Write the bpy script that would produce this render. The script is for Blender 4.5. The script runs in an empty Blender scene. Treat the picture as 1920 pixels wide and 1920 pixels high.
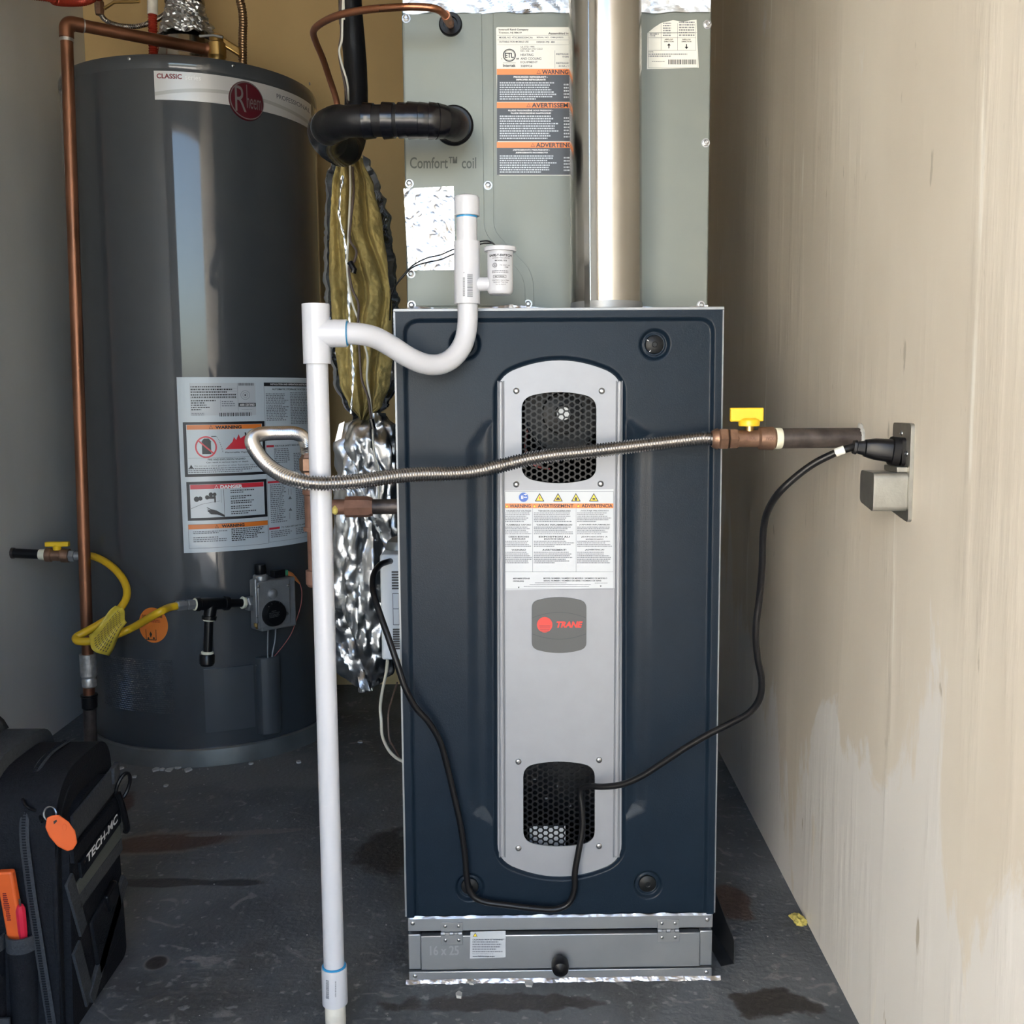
import bpy, math, random
import numpy as np
from mathutils import Vector, Matrix, noise
from mathutils.geometry import tessellate_polygon

random.seed(7)
scene = bpy.context.scene
C = scene.collection
V = Vector
PI = math.pi

# ------------------------------------------------------------------ camera
F = 1923.0
CAM = V((-0.0806, -1.4009, 0.8328))
YAW, PITCH, ROLL = 0.0111, 0.109, -0.0074
_f = V((math.sin(YAW) * math.cos(PITCH), math.cos(YAW) * math.cos(PITCH), -math.sin(PITCH)))
_r0 = V((math.cos(YAW), -math.sin(YAW), 0)); _u0 = _r0.cross(_f)
_r = _r0 * math.cos(ROLL) + _u0 * math.sin(ROLL)
_u = -_r0 * math.sin(ROLL) + _u0 * math.cos(ROLL)
cam_data = bpy.data.cameras.new('camera'); cam_data.sensor_width = 36; cam_data.lens = F / 1920 * 36
cam = bpy.data.objects.new('camera', cam_data); C.objects.link(cam)
cam.matrix_world = Matrix(((_r.x, _u.x, -_f.x, CAM.x), (_r.y, _u.y, -_f.y, CAM.y), (_r.z, _u.z, -_f.z, CAM.z), (0, 0, 0, 1)))
cam_data.clip_start = 0.02
scene.camera = cam

# ------------------------------------------------------------------ light
SUN_EL, SUN_AZ = 42, 30          # sun stands behind the building: the room itself stays in shade
world = bpy.data.worlds.new('world'); scene.world = world; world.use_nodes = True
wn = world.node_tree.nodes; wl = world.node_tree.links
sky = wn.new('ShaderNodeTexSky'); sky.sky_type = 'NISHITA'; sky.sun_disc = False
sky.sun_elevation = math.radians(SUN_EL); sky.sun_rotation = math.radians(SUN_AZ)
sky.air_density = 1.0; sky.dust_density = 2.5; sky.ozone_density = 1.0
wl.new(sky.outputs[0], wn['Background'].inputs[0]); wn['Background'].inputs[1].default_value = 0.42
sun_d = bpy.data.lights.new('sun', 'SUN'); sun_d.energy = 30.0; sun_d.angle = 0.009; sun_d.color = (1, .95, .86)
sun = bpy.data.objects.new('sun', sun_d); C.objects.link(sun); sun.location = (1, 4, 6)
_sd = V((math.sin(math.radians(SUN_AZ)) * math.cos(math.radians(SUN_EL)), math.cos(math.radians(SUN_AZ)) * math.cos(math.radians(SUN_EL)), math.sin(math.radians(SUN_EL))))
sun.rotation_euler = _sd.to_track_quat('Z', 'Y').to_euler()
vs = scene.view_settings
vs.view_transform = 'Standard'; vs.look = 'None'; vs.gamma = 1.0; vs.use_curve_mapping = False
vs.exposure = 1.68

# ------------------------------------------------------------------ geometry helpers
def ray(px, py):
    return _f + _r * ((px - 960) / F) - _u * ((py - 960) / F)
def A(px, py, Y):                      # point of the plane at depth Y
    d = ray(px, py); return CAM + d * ((Y - CAM.y) / d.y)
def AX(px, py, X):
    d = ray(px, py); return CAM + d * ((X - CAM.x) / d.x)
def AF(px, py, Z=0.0):
    d = ray(px, py); return CAM + d * ((Z - CAM.z) / d.z)
WR_N = V((1, -0.037, 0)).normalized(); WR_P = V((0.397, 0, 0))     # right wall plane
def AW(px, py, off=0.0):
    d = ray(px, py); return CAM + d * (((WR_P - CAM).dot(WR_N) - off) / d.dot(WR_N))
HC = V((-0.820, 1.186, 0)); HR = 0.295                              # water heater axis and radius
def AH(px, py, r=HR):
    d = ray(px, py); o = CAM - HC
    a = d.x * d.x + d.y * d.y; b = 2 * (o.x * d.x + o.y * d.y); c = o.x * o.x + o.y * o.y - r * r
    t = (-b - math.sqrt(max(0.0, b * b - 4 * a * c))) / (2 * a); return CAM + d * t
def HP(th, z, r=HR):
    return V((HC.x + r * math.sin(th), HC.y - r * math.cos(th), z))
def hth(p):
    return math.atan2(p.x - HC.x, HC.y - p.y)

class MB:
    def __init__(s): s.v = []; s.f = []
    def add(s, vs_, fs):
        n = len(s.v); s.v += [tuple(p) for p in vs_]; s.f += [tuple(i + n for i in f) for f in fs]; return s
    def box(s, a, b):
        x0, y0, z0 = (min(a[i], b[i]) for i in range(3)); x1, y1, z1 = (max(a[i], b[i]) for i in range(3))
        return s.add([(x0, y0, z0), (x1, y0, z0), (x1, y1, z0), (x0, y1, z0), (x0, y0, z1), (x1, y0, z1), (x1, y1, z1), (x0, y1, z1)],
                     [(0, 3, 2, 1), (4, 5, 6, 7), (0, 1, 5, 4), (1, 2, 6, 5), (2, 3, 7, 6), (3, 0, 4, 7)])
    def obox(s, c, ax, ay, az):        # oriented box from half-axis vectors
        c = V(c); p = []
        for k in (-1, 1):
            for (i, j) in ((-1, -1), (1, -1), (1, 1), (-1, 1)): p.append(c + ax * i + ay * j + az * k)
        return s.add(p, [(0, 3, 2, 1), (4, 5, 6, 7), (0, 1, 5, 4), (1, 2, 6, 5), (2, 3, 7, 6), (3, 0, 4, 7)])
    def tube(s, pts, r, n=16, caps=True, flat=1.0):
        pts = [V(p) for p in pts]; m = len(pts)
        rr = r if isinstance(r, (list, tuple)) else [r] * m
        t = [(pts[min(i + 1, m - 1)] - pts[max(i - 1, 0)]).normalized() for i in range(m)]
        ref = V((0, 0, 1)) if abs(t[0].z) < .9 else V((0, 1, 0))
        nx = t[0].cross(ref).normalized(); vv = []
        for i in range(m):
            nx = (nx - t[i] * nx.dot(t[i])).normalized(); ny = t[i].cross(nx)
            for k in range(n):
                a = 2 * PI * k / n; vv.append(pts[i] + nx * (math.cos(a) * rr[i]) + ny * (math.sin(a) * rr[i] * flat))
        ff = [(i * n + k, i * n + (k + 1) % n, (i + 1) * n + (k + 1) % n, (i + 1) * n + k) for i in range(m - 1) for k in range(n)]
        if caps: ff += [tuple(range(n - 1, -1, -1)), tuple((m - 1) * n + k for k in range(n))]
        return s.add(vv, ff)
    def lathe(s, base, axis, prof, n=32, caps=True):   # prof: list of (distance along axis, radius)
        base = V(base); axis = V(axis).normalized()
        ref = V((0, 0, 1)) if abs(axis.z) < .9 else V((0, 1, 0))
        nx = axis.cross(ref).normalized(); ny = axis.cross(nx); vv = []
        for (d, r) in prof:
            for k in range(n):
                a = 2 * PI * k / n; vv.append(base + axis * d + (nx * math.cos(a) + ny * math.sin(a)) * r)
        m = len(prof)
        ff = [(i * n + k, i * n + (k + 1) % n, (i + 1) * n + (k + 1) % n, (i + 1) * n + k) for i in range(m - 1) for k in range(n)]
        if caps: ff += [tuple(range(n - 1, -1, -1)), tuple((m - 1) * n + k for k in range(n))]
        return s.add(vv, ff)
    def poly(s, loops, mapf, h0, h1):  # extruded polygon with holes; loops of (x, y); mapf(x, y, h)
        flat = [p for lp in loops for p in lp]; n = len(flat)
        tris = tessellate_polygon([[V((p[0], p[1], 0)) for p in lp] for lp in loops])
        vv = [mapf(p[0], p[1], h0) for p in flat] + [mapf(p[0], p[1], h1) for p in flat]
        ff = [tuple(t) for t in tris] + [tuple(i + n for i in reversed(t)) for t in tris]
        k = 0
        for lp in loops:
            m = len(lp)
            for i in range(m):
                j = (i + 1) % m; ff.append((k + i, k + j, n + k + j, n + k + i))
            k += m
        return s.add(vv, ff)
    def grid(s, fn, nu, nv, closed_u=False):
        vv = [fn(i / (nu if closed_u else nu - 1), j / (nv - 1)) for j in range(nv) for i in range(nu)]
        ff = []
        for j in range(nv - 1):
            for i in range(nu if closed_u else nu - 1):
                i2 = (i + 1) % nu; ff.append((j * nu + i, j * nu + i2, (j + 1) * nu + i2, (j + 1) * nu + i))
        return s.add(vv, ff)

WORLD = {}
def link(o, parent, loc):
    C.objects.link(o)
    if parent is not None:
        o.parent = parent; o.location = V(loc) - WORLD[parent.name]
    else: o.location = loc
    WORLD[o.name] = V(loc)
def obj(name, mb, mat, parent=None, smooth=30, bevel=0, seg=2, recalc=True, origin=None):
    me = bpy.data.meshes.new(name)
    a = np.array(mb.v, dtype=float)
    c = (a.min(0) + a.max(0)) / 2
    if parent is None and origin is None: c[2] = a[:, 2].min()
    if origin is not None: c = np.array(origin)
    me.from_pydata((a - c).tolist(), [], mb.f); me.validate()
    if recalc:
        import bmesh
        bm = bmesh.new(); bm.from_mesh(me); bmesh.ops.recalc_face_normals(bm, faces=bm.faces); bm.to_mesh(me); bm.free()
    if smooth is not None:
        me.polygons.foreach_set('use_smooth', [True] * len(me.polygons)); me.set_sharp_from_angle(angle=math.radians(smooth))
    me.materials.append(mat)
    o = bpy.data.objects.new(name, me); link(o, parent, V(c))
    if bevel:
        b = o.modifiers.new('bevel', 'BEVEL'); b.width = bevel; b.segments = seg; b.limit_method = 'ANGLE'; b.angle_limit = math.radians(40)
    return o
def tag(o, label, cat, group=None):
    o['label'] = label; o['category'] = cat
    if group: o['group'] = group
    return o
def thing(name, label, cat, loc, group=None):
    o = bpy.data.objects.new(name, None); o.empty_display_size = .05; link(o, None, V(loc)); return tag(o, label, cat, group)
def struct(name, mb, mat, **k):
    o = obj(name, mb, mat, **k); o['kind'] = 'structure'; return o
def spline(pts, n=10):                 # Catmull-Rom through points
    P = [V(p) for p in pts]; P = [P[0] * 2 - P[1]] + P + [P[-1] * 2 - P[-2]]; out = []
    for i in range(1, len(P) - 2):
        for k in range(n):
            t = k / n; a, b, c, d = P[i - 1], P[i], P[i + 1], P[i + 2]
            out.append(.5 * ((2 * b) + (c - a) * t + (2 * a - 5 * b + 4 * c - d) * t * t + (3 * b - a - 3 * c + d) * t ** 3))
    out.append(P[-2]); return out
def resample(pts, step):
    out = [pts[0]]; acc = 0.0
    for a, b in zip(pts, pts[1:]):
        L = (b - a).length
        if L == 0: continue
        t = step - acc
        while t <= L: out.append(a.lerp(b, t / L)); t += step
        acc = L - (t - step)
    return out
def corrugated(pts, r_in, r_out, pitch, n=20, sub=6):
    ps = resample(pts, pitch / sub)
    rr = [r_in + (r_out - r_in) * (.5 - .5 * math.cos(2 * PI * i / sub)) for i in range(len(ps))]
    return MB().tube(ps, rr, n)
def fillet(pts, r, n=6):               # polyline with rounded corners
    P = [V(p) for p in pts]; out = [P[0]]
    for i in range(1, len(P) - 1):
        a = (P[i - 1] - P[i]); b = (P[i + 1] - P[i]); d = min(r, a.length * .49, b.length * .49)
        p0 = P[i] + a.normalized() * d; p2 = P[i] + b.normalized() * d
        for k in range(n + 1):
            t = k / n; out.append(p0 * (1 - t) ** 2 + P[i] * 2 * t * (1 - t) + p2 * t * t)
    out.append(P[-1]); return out
def rounded2d(pts, r, n=6):            # closed 2-D polygon with rounded corners
    P = [V((p[0], p[1])) for p in pts]; m = len(P); out = []
    rs = r if isinstance(r, (list, tuple)) else [r] * m
    for i in range(m):
        a = P[i - 1] - P[i]; b = P[(i + 1) % m] - P[i]; d = min(rs[i], a.length * .49, b.length * .49)
        if d < 1e-6: out.append((P[i].x, P[i].y)); continue
        p0 = P[i] + a.normalized() * d; p2 = P[i] + b.normalized() * d
        for k in range(n + 1):
            t = k / n; q = p0 * (1 - t) ** 2 + P[i] * 2 * t * (1 - t) + p2 * t * t; out.append((q.x, q.y))
    return out
def barrel(x0, x1, y0, y1, bulge, r, n=8):   # rectangle with bowed top and bottom (y grows downward) and round corners
    pts = []
    for k in range(n + 1):
        t = k / n; pts.append((x0 + (x1 - x0) * t, y0 + bulge * (2 * t - 1) ** 2))
    for k in range(n + 1):
        t = 1 - k / n; pts.append((x0 + (x1 - x0) * t, y1 - bulge * (2 * t - 1) ** 2))
    rs = [0] * len(pts); P = pts
    # round the four corners by trimming to an arc of radius r
    out = []
    def seg(i0, i1): return P[i0:i1]
    top = [(x, y) for (x, y) in P[:n + 1] if x0 + r <= x <= x1 - r]
    bot = [(x, y) for (x, y) in P[n + 1:] if x0 + r <= x <= x1 - r]
    yt = lambda x: y0 + bulge * ((2 * (x - x0) / (x1 - x0)) - 1) ** 2
    yb = lambda x: y1 - bulge * ((2 * (x - x0) / (x1 - x0)) - 1) ** 2
    def corner(p0, pc, p2):
        for k in range(7):
            t = k / 6; out.append(tuple(p0[i] * (1 - t) ** 2 + pc[i] * 2 * t * (1 - t) + p2[i] * t * t for i in (0, 1)))
    corner((x0, yt(x0) + r), (x0, yt(x0)), (x0 + r, yt(x0 + r)))
    out += [p for p in top if x0 + r * 1.1 < p[0] < x1 - r * 1.1]
    corner((x1 - r, yt(x1 - r)), (x1, yt(x1)), (x1, yt(x1) + r))
    corner((x1, yb(x1) - r), (x1, yb(x1)), (x1 - r, yb(x1 - r)))
    out += [p for p in bot if x0 + r * 1.1 < p[0] < x1 - r * 1.1]
    corner((x0 + r, yb(x0 + r)), (x0, yb(x0)), (x0, yb(x0) - r))
    return out

# ------------------------------------------------------------------ materials
def mat(name, col, rough=.5, metal=0.0, var=0.0, vscale=8.0, vstretch=(1, 1, 1), col2=None, bump=0.0, bscale=60.0, bstretch=(1, 1, 1),
        coat=0.0, coat_rough=.1, spec=.5, rvar=0.0, detail=6.0, aniso=0.0):
    m = bpy.data.materials.new(name); m.use_nodes = True; nt = m.node_tree; N = nt.nodes; L = nt.links
    b = N['Principled BSDF']; b.inputs['Base Color'].default_value = (*col, 1); b.inputs['Roughness'].default_value = rough
    b.inputs['Metallic'].default_value = metal; b.inputs['Coat Weight'].default_value = coat; b.inputs['Coat Roughness'].default_value = coat_rough
    b.inputs['Specular IOR Level'].default_value = spec
    g = N.new('ShaderNodeNewGeometry')
    def tex(scale, stretch, det):
        mp = N.new('ShaderNodeMapping'); mp.inputs['Scale'].default_value = stretch; L.new(g.outputs['Position'], mp.inputs[0])
        t = N.new('ShaderNodeTexNoise'); t.inputs['Scale'].default_value = scale; t.inputs['Detail'].default_value = det; L.new(mp.outputs[0], t.inputs[0]); return t
    if var or rvar or col2:
        t = tex(vscale, vstretch, detail)
        rmp = N.new('ShaderNodeMapRange'); rmp.inputs[1].default_value = .3; rmp.inputs[2].default_value = .7; L.new(t.outputs[0], rmp.inputs[0])
        if var or col2:
            mx = N.new('ShaderNodeMix'); mx.data_type = 'RGBA'
            c2 = col2 if col2 else tuple(min(1, c * (1 + var)) for c in col); c1 = col if col2 else tuple(c * (1 - var) for c in col)
            mx.inputs[6].default_value = (*c1, 1); mx.inputs[7].default_value = (*c2, 1); L.new(rmp.outputs[0], mx.inputs[0]); L.new(mx.outputs[2], b.inputs['Base Color'])
        if rvar:
            r2 = N.new('ShaderNodeMapRange'); r2.inputs[3].default_value = max(0.02, rough - rvar); r2.inputs[4].default_value = rough + rvar
            L.new(rmp.outputs[0], r2.inputs[0]); L.new(r2.outputs[0], b.inputs['Roughness'])
    if bump:
        t2 = tex(bscale, bstretch, 3.0); bn = N.new('ShaderNodeBump'); bn.inputs['Strength'].default_value = bump; bn.inputs['Distance'].default_value = .002
        L.new(t2.outputs[0], bn.inputs['Height']); L.new(bn.outputs[0], b.inputs['Normal'])
    return m

M = {}
M['paint'] = mat('furnace_paint', (.008, .0155, .026), .27, 0, .05, 30, bump=.12, bscale=700, spec=.15)
M['paint_in'] = mat('furnace_inner_steel', (.02, .022, .026), .5, .2, .3, 20)
M['silver'] = mat('silver_paint', (.27, .28, .305), .42, .25, .03, 40, bump=.04, bscale=900, spec=.5)
M['edge'] = mat('bright_steel_edge', (.26, .27, .28), .45, .6)
M['stamp_highlight'] = mat('stamped_steel_highlight', (.52, .54, .56), .35, .7)  # rack steel lightened: highlight on the embossed size put into the colour
M['galv'] = mat('galvanised_steel', (.165, .180, .160), .46, .35, .05, 14, bump=.05, bscale=120, rvar=.05)
M['galv_emboss_shade'] = mat('galvanised_emboss_shade', (.055, .065, .060), .5, .2)  # case steel darkened: relief shade of the stamped letters put into the colour
M['rack'] = mat('rack_steel', (.40, .42, .44), .36, .85, .08, 12, bump=.03, bscale=200)
M['flue'] = mat('flue_galvanised', (.46, .45, .43), .18, 1.0, .06, 16, (1, 1, .2), rvar=.03)
M['foil'] = mat('aluminium_foil', (.58, .59, .60), .34, 1.0, .10, 30, bump=.6, bscale=70)
M['foil_tape'] = mat('bright_foil_tape', (.62, .62, .62), .30, 1.0, .06, 30, bump=.3, bscale=60)
M['jacket'] = mat('duct_jacket_foil', (.62, .64, .66), .30, 1.0, .12, 10, bump=.5, bscale=70, rvar=.08)
M['screw'] = mat('zinc_screw', (.34, .34, .34), .30, 1.0)
M['black_plastic'] = mat('black_plastic', (.005, .005, .006), .35, spec=.25)
M['knob'] = mat('dark_latch_plastic', (.006, .007, .008), .40, spec=.25)
M['grille'] = mat('black_grille_steel', (.004, .004, .005), .30, 0, spec=.25)
M['rubber'] = mat('black_foam', (.005, .005, .006), .45, spec=.25, bump=.3, bscale=120)
M['tape_black'] = mat('black_tape', (.004, .004, .006), .22, spec=.45)
M['cord'] = mat('black_cord', (.005, .005, .006), .35, spec=.3)
M['copper'] = mat('aged_copper', (.36, .150, .080), .34, .9, .25, 10, rvar=.08)
M['copper_dull'] = mat('dull_copper', (.26, .115, .065), .42, .85, .3, 8, rvar=.1)
M['solder'] = mat('solder', (.55, .53, .50), .45, .8, .3, 60, bump=.5, bscale=150)
M['brass'] = mat('brass', (.62, .42, .16), .3, 1.0, .1, 40)
M['brass_dull'] = mat('brown_brass', (.26, .155, .105), .42, .75, .25, 60, bump=.2, bscale=250)
M['rust'] = mat('brown_iron', (.20, .105, .075), .6, .35, .3, 40, bump=.3, bscale=200)
M['iron'] = mat('black_iron', (.045, .036, .034), .45, .55, .45, 50, (1, .3, 1), col2=(.115, .095, .085), bump=.3, bscale=150)
M['iron_black'] = mat('black_pipe', (.005, .005, .006), .3, 0, spec=.35)
M['pvc'] = mat('white_pvc', (.54, .55, .585), .28, 0, .01, 20, spec=.5)
M['pvc_old'] = mat('old_pvc', (.62, .60, .54), .5, 0, .2, 30)
M['primer'] = mat('blue_primer', (.03, .28, .55), .35)
M['yellow'] = mat('yellow_vinyl', (.80, .52, .02), .35)
M['hose'] = mat('yellow_hose', (.66, .40, .015), .38, 0, .06, 40)
M['tag_yellow'] = mat('yellow_tag', (.62, .47, .05), .5, 0, .15, 50)
M['teflon'] = mat('thread_tape', (.72, .70, .55), .6)
M['tank'] = mat('heater_enamel', (.040, .046, .052), .40, 0, .04, 20, spec=.3, coat=1.0, coat_rough=.045)
M['ring'] = mat('heater_base_ring', (.19, .20, .20), .42, .6, .15, 14, rvar=.06)
M['tank_panel'] = mat('heater_panel', (.052, .060, .068), .3, 0, .05, 20)
M['zinc'] = mat('zinc_casting', (.30, .31, .32), .42, .6, .08, 60, bump=.15, bscale=300)
M['silver_label'] = mat('silver_label', (.60, .60, .60), .35, .4)
M['silver_label2'] = mat('silver_label_grey', (.44, .44, .43), .35, .4)
M['label'] = mat('label_white', (.47, .50, .53), .25, 0, spec=.5)
M['label_clear'] = mat('label_grey_white', (.52, .58, .62), .22, 0, spec=.5)
M['label_off'] = mat('label_offwhite', (.68, .68, .62), .4)
M['ink'] = mat('ink_black', (.015, .015, .018), .4)
M['ink_grey'] = mat('ink_grey', (.15, .16, .18), .5)
M['ink_white'] = mat('ink_white', (.8, .8, .8), .4)
M['ink_orange'] = mat('ink_orange', (.75, .20, .03), .35)
M['ink_red'] = mat('ink_red', (.62, .03, .05), .35)
M['ink_darkred'] = mat('ink_darkred', (.18, .012, .020), .28)
M['emblem'] = mat('emblem_maroon', (.075, .006, .012), .3)
M['ink_blue'] = mat('ink_blue', (.02, .10, .42), .35)
M['ink_yellow'] = mat('ink_yellow', (.80, .58, .03), .35)
M['ink_slate'] = mat('ink_slate', (.045, .050, .058), .4)
M['ink_green'] = mat('ink_green', (.05, .25, .12), .5)
M['badge'] = mat('badge_grey', (.072, .076, .078), .45, 0, bump=.05, bscale=800)
M['trane_red'] = mat('emblem_red', (.62, .035, .025), .4)
M['white_plastic'] = mat('white_plastic', (.66, .69, .72), .4)
M['orange'] = mat('orange_plastic', (.72, .12, .025), .38, 0, .05, 40)
M['red'] = mat('red_plastic', (.60, .02, .05), .35)
M['pouch'] = mat('black_nylon', (.007, .008, .011), .75, 0, .25, 200, spec=.2, bump=.5, bscale=420)
M['bag_grey'] = mat('grey_nylon', (.042, .048, .054), .8, 0, .15, 150, spec=.2, bump=.5, bscale=420)
M['web'] = mat('grey_webbing', (.030, .034, .040), .85, 0, .2, 300, bump=.6, bscale=300)
M['olive'] = mat('olive_patch', (.080, .088, .075), .8, bump=.3, bscale=400)
M['glass_wool'] = mat('yellow_glass_wool', (.36, .275, .095), .95, 0, .35, 26, (1, 1, .5), bump=.9, bscale=160)
M['white_wire'] = mat('white_wire', (.62, .60, .52), .45)
M['brown_wire'] = mat('brown_wire', (.085, .06, .05), .5)
M['red_wire'] = mat('red_wire', (.35, .10, .09), .5)
M['red_flex'] = mat('red_coated_flex', (.40, .045, .025), .25, .4)
M['orange_boot'] = mat('orange_boot', (.45, .15, .04), .6)
M['cover'] = mat('cast_cover', (.30, .295, .27), .38, .75, .1, 60, bump=.1, bscale=300)
M['chip'] = mat('plaster_chip', (.46, .46, .44), .8, 0, .2, 60)
M['fluff'] = mat('yellow_fluff', (.62, .52, .14), .95, bump=.8, bscale=200)
M['flex'] = mat('stainless_flex', (.47, .45, .43), .27, 1.0, .05, 60)
M['flex_cu'] = mat('brown_flex', (.28, .18, .10), .3, .9, .15, 40)

def node_mat(name):
    m = bpy.data.materials.new(name); m.use_nodes = True; return m, m.node_tree.nodes, m.node_tree.links, m.node_tree.nodes['Principled BSDF']
def mixc(N, L, fac, a, b):
    x = N.new('ShaderNodeMix'); x.data_type = 'RGBA'
    for i, c in ((6, a), (7, b)):
        if isinstance(c, tuple): x.inputs[i].default_value = (*c, 1)
        else: L.new(c, x.inputs[i])
    if isinstance(fac, float): x.inputs[0].default_value = fac
    else: L.new(fac, x.inputs[0])
    return x.outputs[2]
def nz(N, L, src, scale, stretch=(1, 1, 1), det=6, lo=.4, hi=.6, dist=0.0, loc=(0, 0, 0)):
    mp = N.new('ShaderNodeMapping'); mp.inputs['Scale'].default_value = stretch; mp.inputs['Location'].default_value = loc; L.new(src, mp.inputs[0])
    t = N.new('ShaderNodeTexNoise'); t.inputs['Scale'].default_value = scale; t.inputs['Detail'].default_value = det; t.inputs['Distortion'].default_value = dist; L.new(mp.outputs[0], t.inputs[0])
    r = N.new('ShaderNodeMapRange'); r.interpolation_type = 'SMOOTHSTEP'; r.inputs[1].default_value = lo; r.inputs[2].default_value = hi; L.new(t.outputs[0], r.inputs[0]); return r.outputs[0]
def blob(N, L, src, c, sx, sy, rag=.25, scale=14.0, lo=.75, hi=1.05, rot=0.0):   # ragged elliptical stain on the floor -> mask
    mp = N.new('ShaderNodeMapping'); mp.vector_type = 'TEXTURE'; mp.inputs['Location'].default_value = (c[0], c[1], 0); mp.inputs['Scale'].default_value = (sx, sy, 1); mp.inputs['Rotation'].default_value = (0, 0, rot); L.new(src, mp.inputs[0])
    ln = N.new('ShaderNodeVectorMath'); ln.operation = 'LENGTH'; L.new(mp.outputs[0], ln.inputs[0])
    t = N.new('ShaderNodeTexNoise'); t.inputs['Scale'].default_value = scale; t.inputs['Detail'].default_value = 5; L.new(src, t.inputs[0])
    a = N.new('ShaderNodeMath'); a.operation = 'MULTIPLY_ADD'; a.inputs[1].default_value = rag * 4; a.inputs[2].default_value = -rag * 2; L.new(t.outputs[0], a.inputs[0])
    s = N.new('ShaderNodeMath'); s.operation = 'ADD'; L.new(ln.outputs['Value'], s.inputs[0]); L.new(a.outputs[0], s.inputs[1])
    r = N.new('ShaderNodeMapRange'); r.interpolation_type = 'SMOOTHSTEP'; r.inputs[1].default_value = lo; r.inputs[2].default_value = hi; r.inputs[3].default_value = 1; r.inputs[4].default_value = 0
    L.new(s.outputs[0], r.inputs[0]); return r.outputs[0]

# concrete floor
m, N, L, b = node_mat('concrete_floor'); g = N.new('ShaderNodeNewGeometry').outputs['Position']
c = mixc(N, L, nz(N, L, g, 5, det=8, lo=.35, hi=.65), (.080, .090, .098), (.130, .142, .150))
c = mixc(N, L, nz(N, L, g, 2.3, det=7, lo=.52, hi=.66, loc=(3, 1, 0)), c, (.070, .073, .074))
c = mixc(N, L, nz(N, L, g, 60, det=4, lo=.60, hi=.72), c, (.24, .245, .24))
c = mixc(N, L, nz(N, L, g, 17, det=8, lo=.60, hi=.70, dist=1.5), c, (.21, .21, .205))
def stain(c, px0, py0, sx, sy, col, rot=0.0, **k):
    p = AF(px0, py0); return mixc(N, L, blob(N, L, g, (p.x, p.y), sx, sy, rot=rot, **k), c, col)
c = stain(c, 400, 1450, .46, .13, (.15, .155, .155), rag=.5, scale=9.0, lo=.5, hi=1.2)
c = stain(c, 310, 1580, .16, .055, (.16, .15, .14), rot=.12, rag=.22)
c = stain(c, 310, 1580, .148, .043, (.085, .058, .048), rot=.12, rag=.22)
c = stain(c, 205, 1530, .035, .12, (.080, .056, .048), rag=.25)
c = stain(c, 480, 1560, .16, .012, (.16, .155, .15), rot=.1, rag=.5)
c = stain(c, 340, 1655, .16, .017, (.045, .048, .05), rot=-.02, rag=.35)
c = stain(c, 293, 1805, .020, .024, (.20, .19, .18), rag=.06)
c = stain(c, 293, 1805, .0175, .021, (.035, .030, .028), rag=.06)
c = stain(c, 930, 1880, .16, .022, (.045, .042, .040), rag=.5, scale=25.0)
c = stain(c, 1450, 1880, .07, .035, (.038, .034, .031), rag=.5, scale=25.0)
c = stain(c, 1375, 1690, .035, .06, (.075, .05, .04), rag=.4)
c = stain(c, 730, 1600, .07, .10, (.035, .035, .036), rag=.5)
L.new(c, b.inputs['Base Color'])
b.inputs['Roughness'].default_value = .62
bn = N.new('ShaderNodeBump'); bn.inputs['Strength'].default_value = .35; bn.inputs['Distance'].default_value = .003; L.new(nz(N, L, g, 90, det=6, lo=.2, hi=.8), bn.inputs['Height']); L.new(bn.outputs[0], b.inputs['Normal'])
M['floor'] = m
# plaster of the right wall: beige skim coat with grey patches, trowel streaks
m, N, L, b = node_mat('plaster_right'); g = N.new('ShaderNodeNewGeometry').outputs['Position']
c = mixc(N, L, nz(N, L, g, 3.5, (1, 1, .6), 6, .35, .65), (.67, .615, .53), (.74, .69, .605))
sep = N.new('ShaderNodeSeparateXYZ'); L.new(g, sep.inputs[0])
low = N.new('ShaderNodeMapRange'); low.inputs[1].default_value = .75; low.inputs[2].default_value = .05; low.inputs[3].default_value = -.14; low.inputs[4].default_value = .16; L.new(sep.outputs[2], low.inputs[0])
mp = N.new('ShaderNodeMapping'); mp.inputs['Scale'].default_value = (1, 1.2, .62); L.new(g, mp.inputs[0])
tn = N.new('ShaderNodeTexNoise'); tn.inputs['Scale'].default_value = 3.4; tn.inputs['Detail'].default_value = 8; tn.inputs['Roughness'].default_value = .62; tn.inputs['Distortion'].default_value = .6; L.new(mp.outputs[0], tn.inputs[0])
ad = N.new('ShaderNodeMath'); L.new(tn.outputs[0], ad.inputs[0]); L.new(low.outputs[0], ad.inputs[1])
rg = N.new('ShaderNodeMapRange'); rg.inputs[1].default_value = .53; rg.inputs[2].default_value = .57; L.new(ad.outputs[0], rg.inputs[0])
c = mixc(N, L, rg.outputs[0], c, (.77, .755, .73))
c = mixc(N, L, nz(N, L, g, 22, (1, 1, .10), 5, .66, .74), c, (.85, .82, .75))
c = mixc(N, L, nz(N, L, g, 40, (1, 1, .3), 4, .70, .76, loc=(5, 2, 1)), c, (.48, .44, .37))
L.new(c, b.inputs['Base Color']); b.inputs['Roughness'].default_value = .52
bn = N.new('ShaderNodeBump'); bn.inputs['Strength'].default_value = .3; bn.inputs['Distance'].default_value = .003
L.new(nz(N, L, g, 22, (1, 1, .12), 5, .45, .8), bn.inputs['Height']); L.new(bn.outputs[0], b.inputs['Normal'])
M['plaster_r'] = m
M['plaster_l'] = mat('plaster_left', (.56, .57, .555), .55, 0, .06, 5, (1, 1, .5), bump=.15, bscale=20, bstretch=(1, 1, .2))
M['cream'] = mat('cream_wall', (.60, .43, .20), .7, 0, .05, 4, bump=.1, bscale=40)
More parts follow.
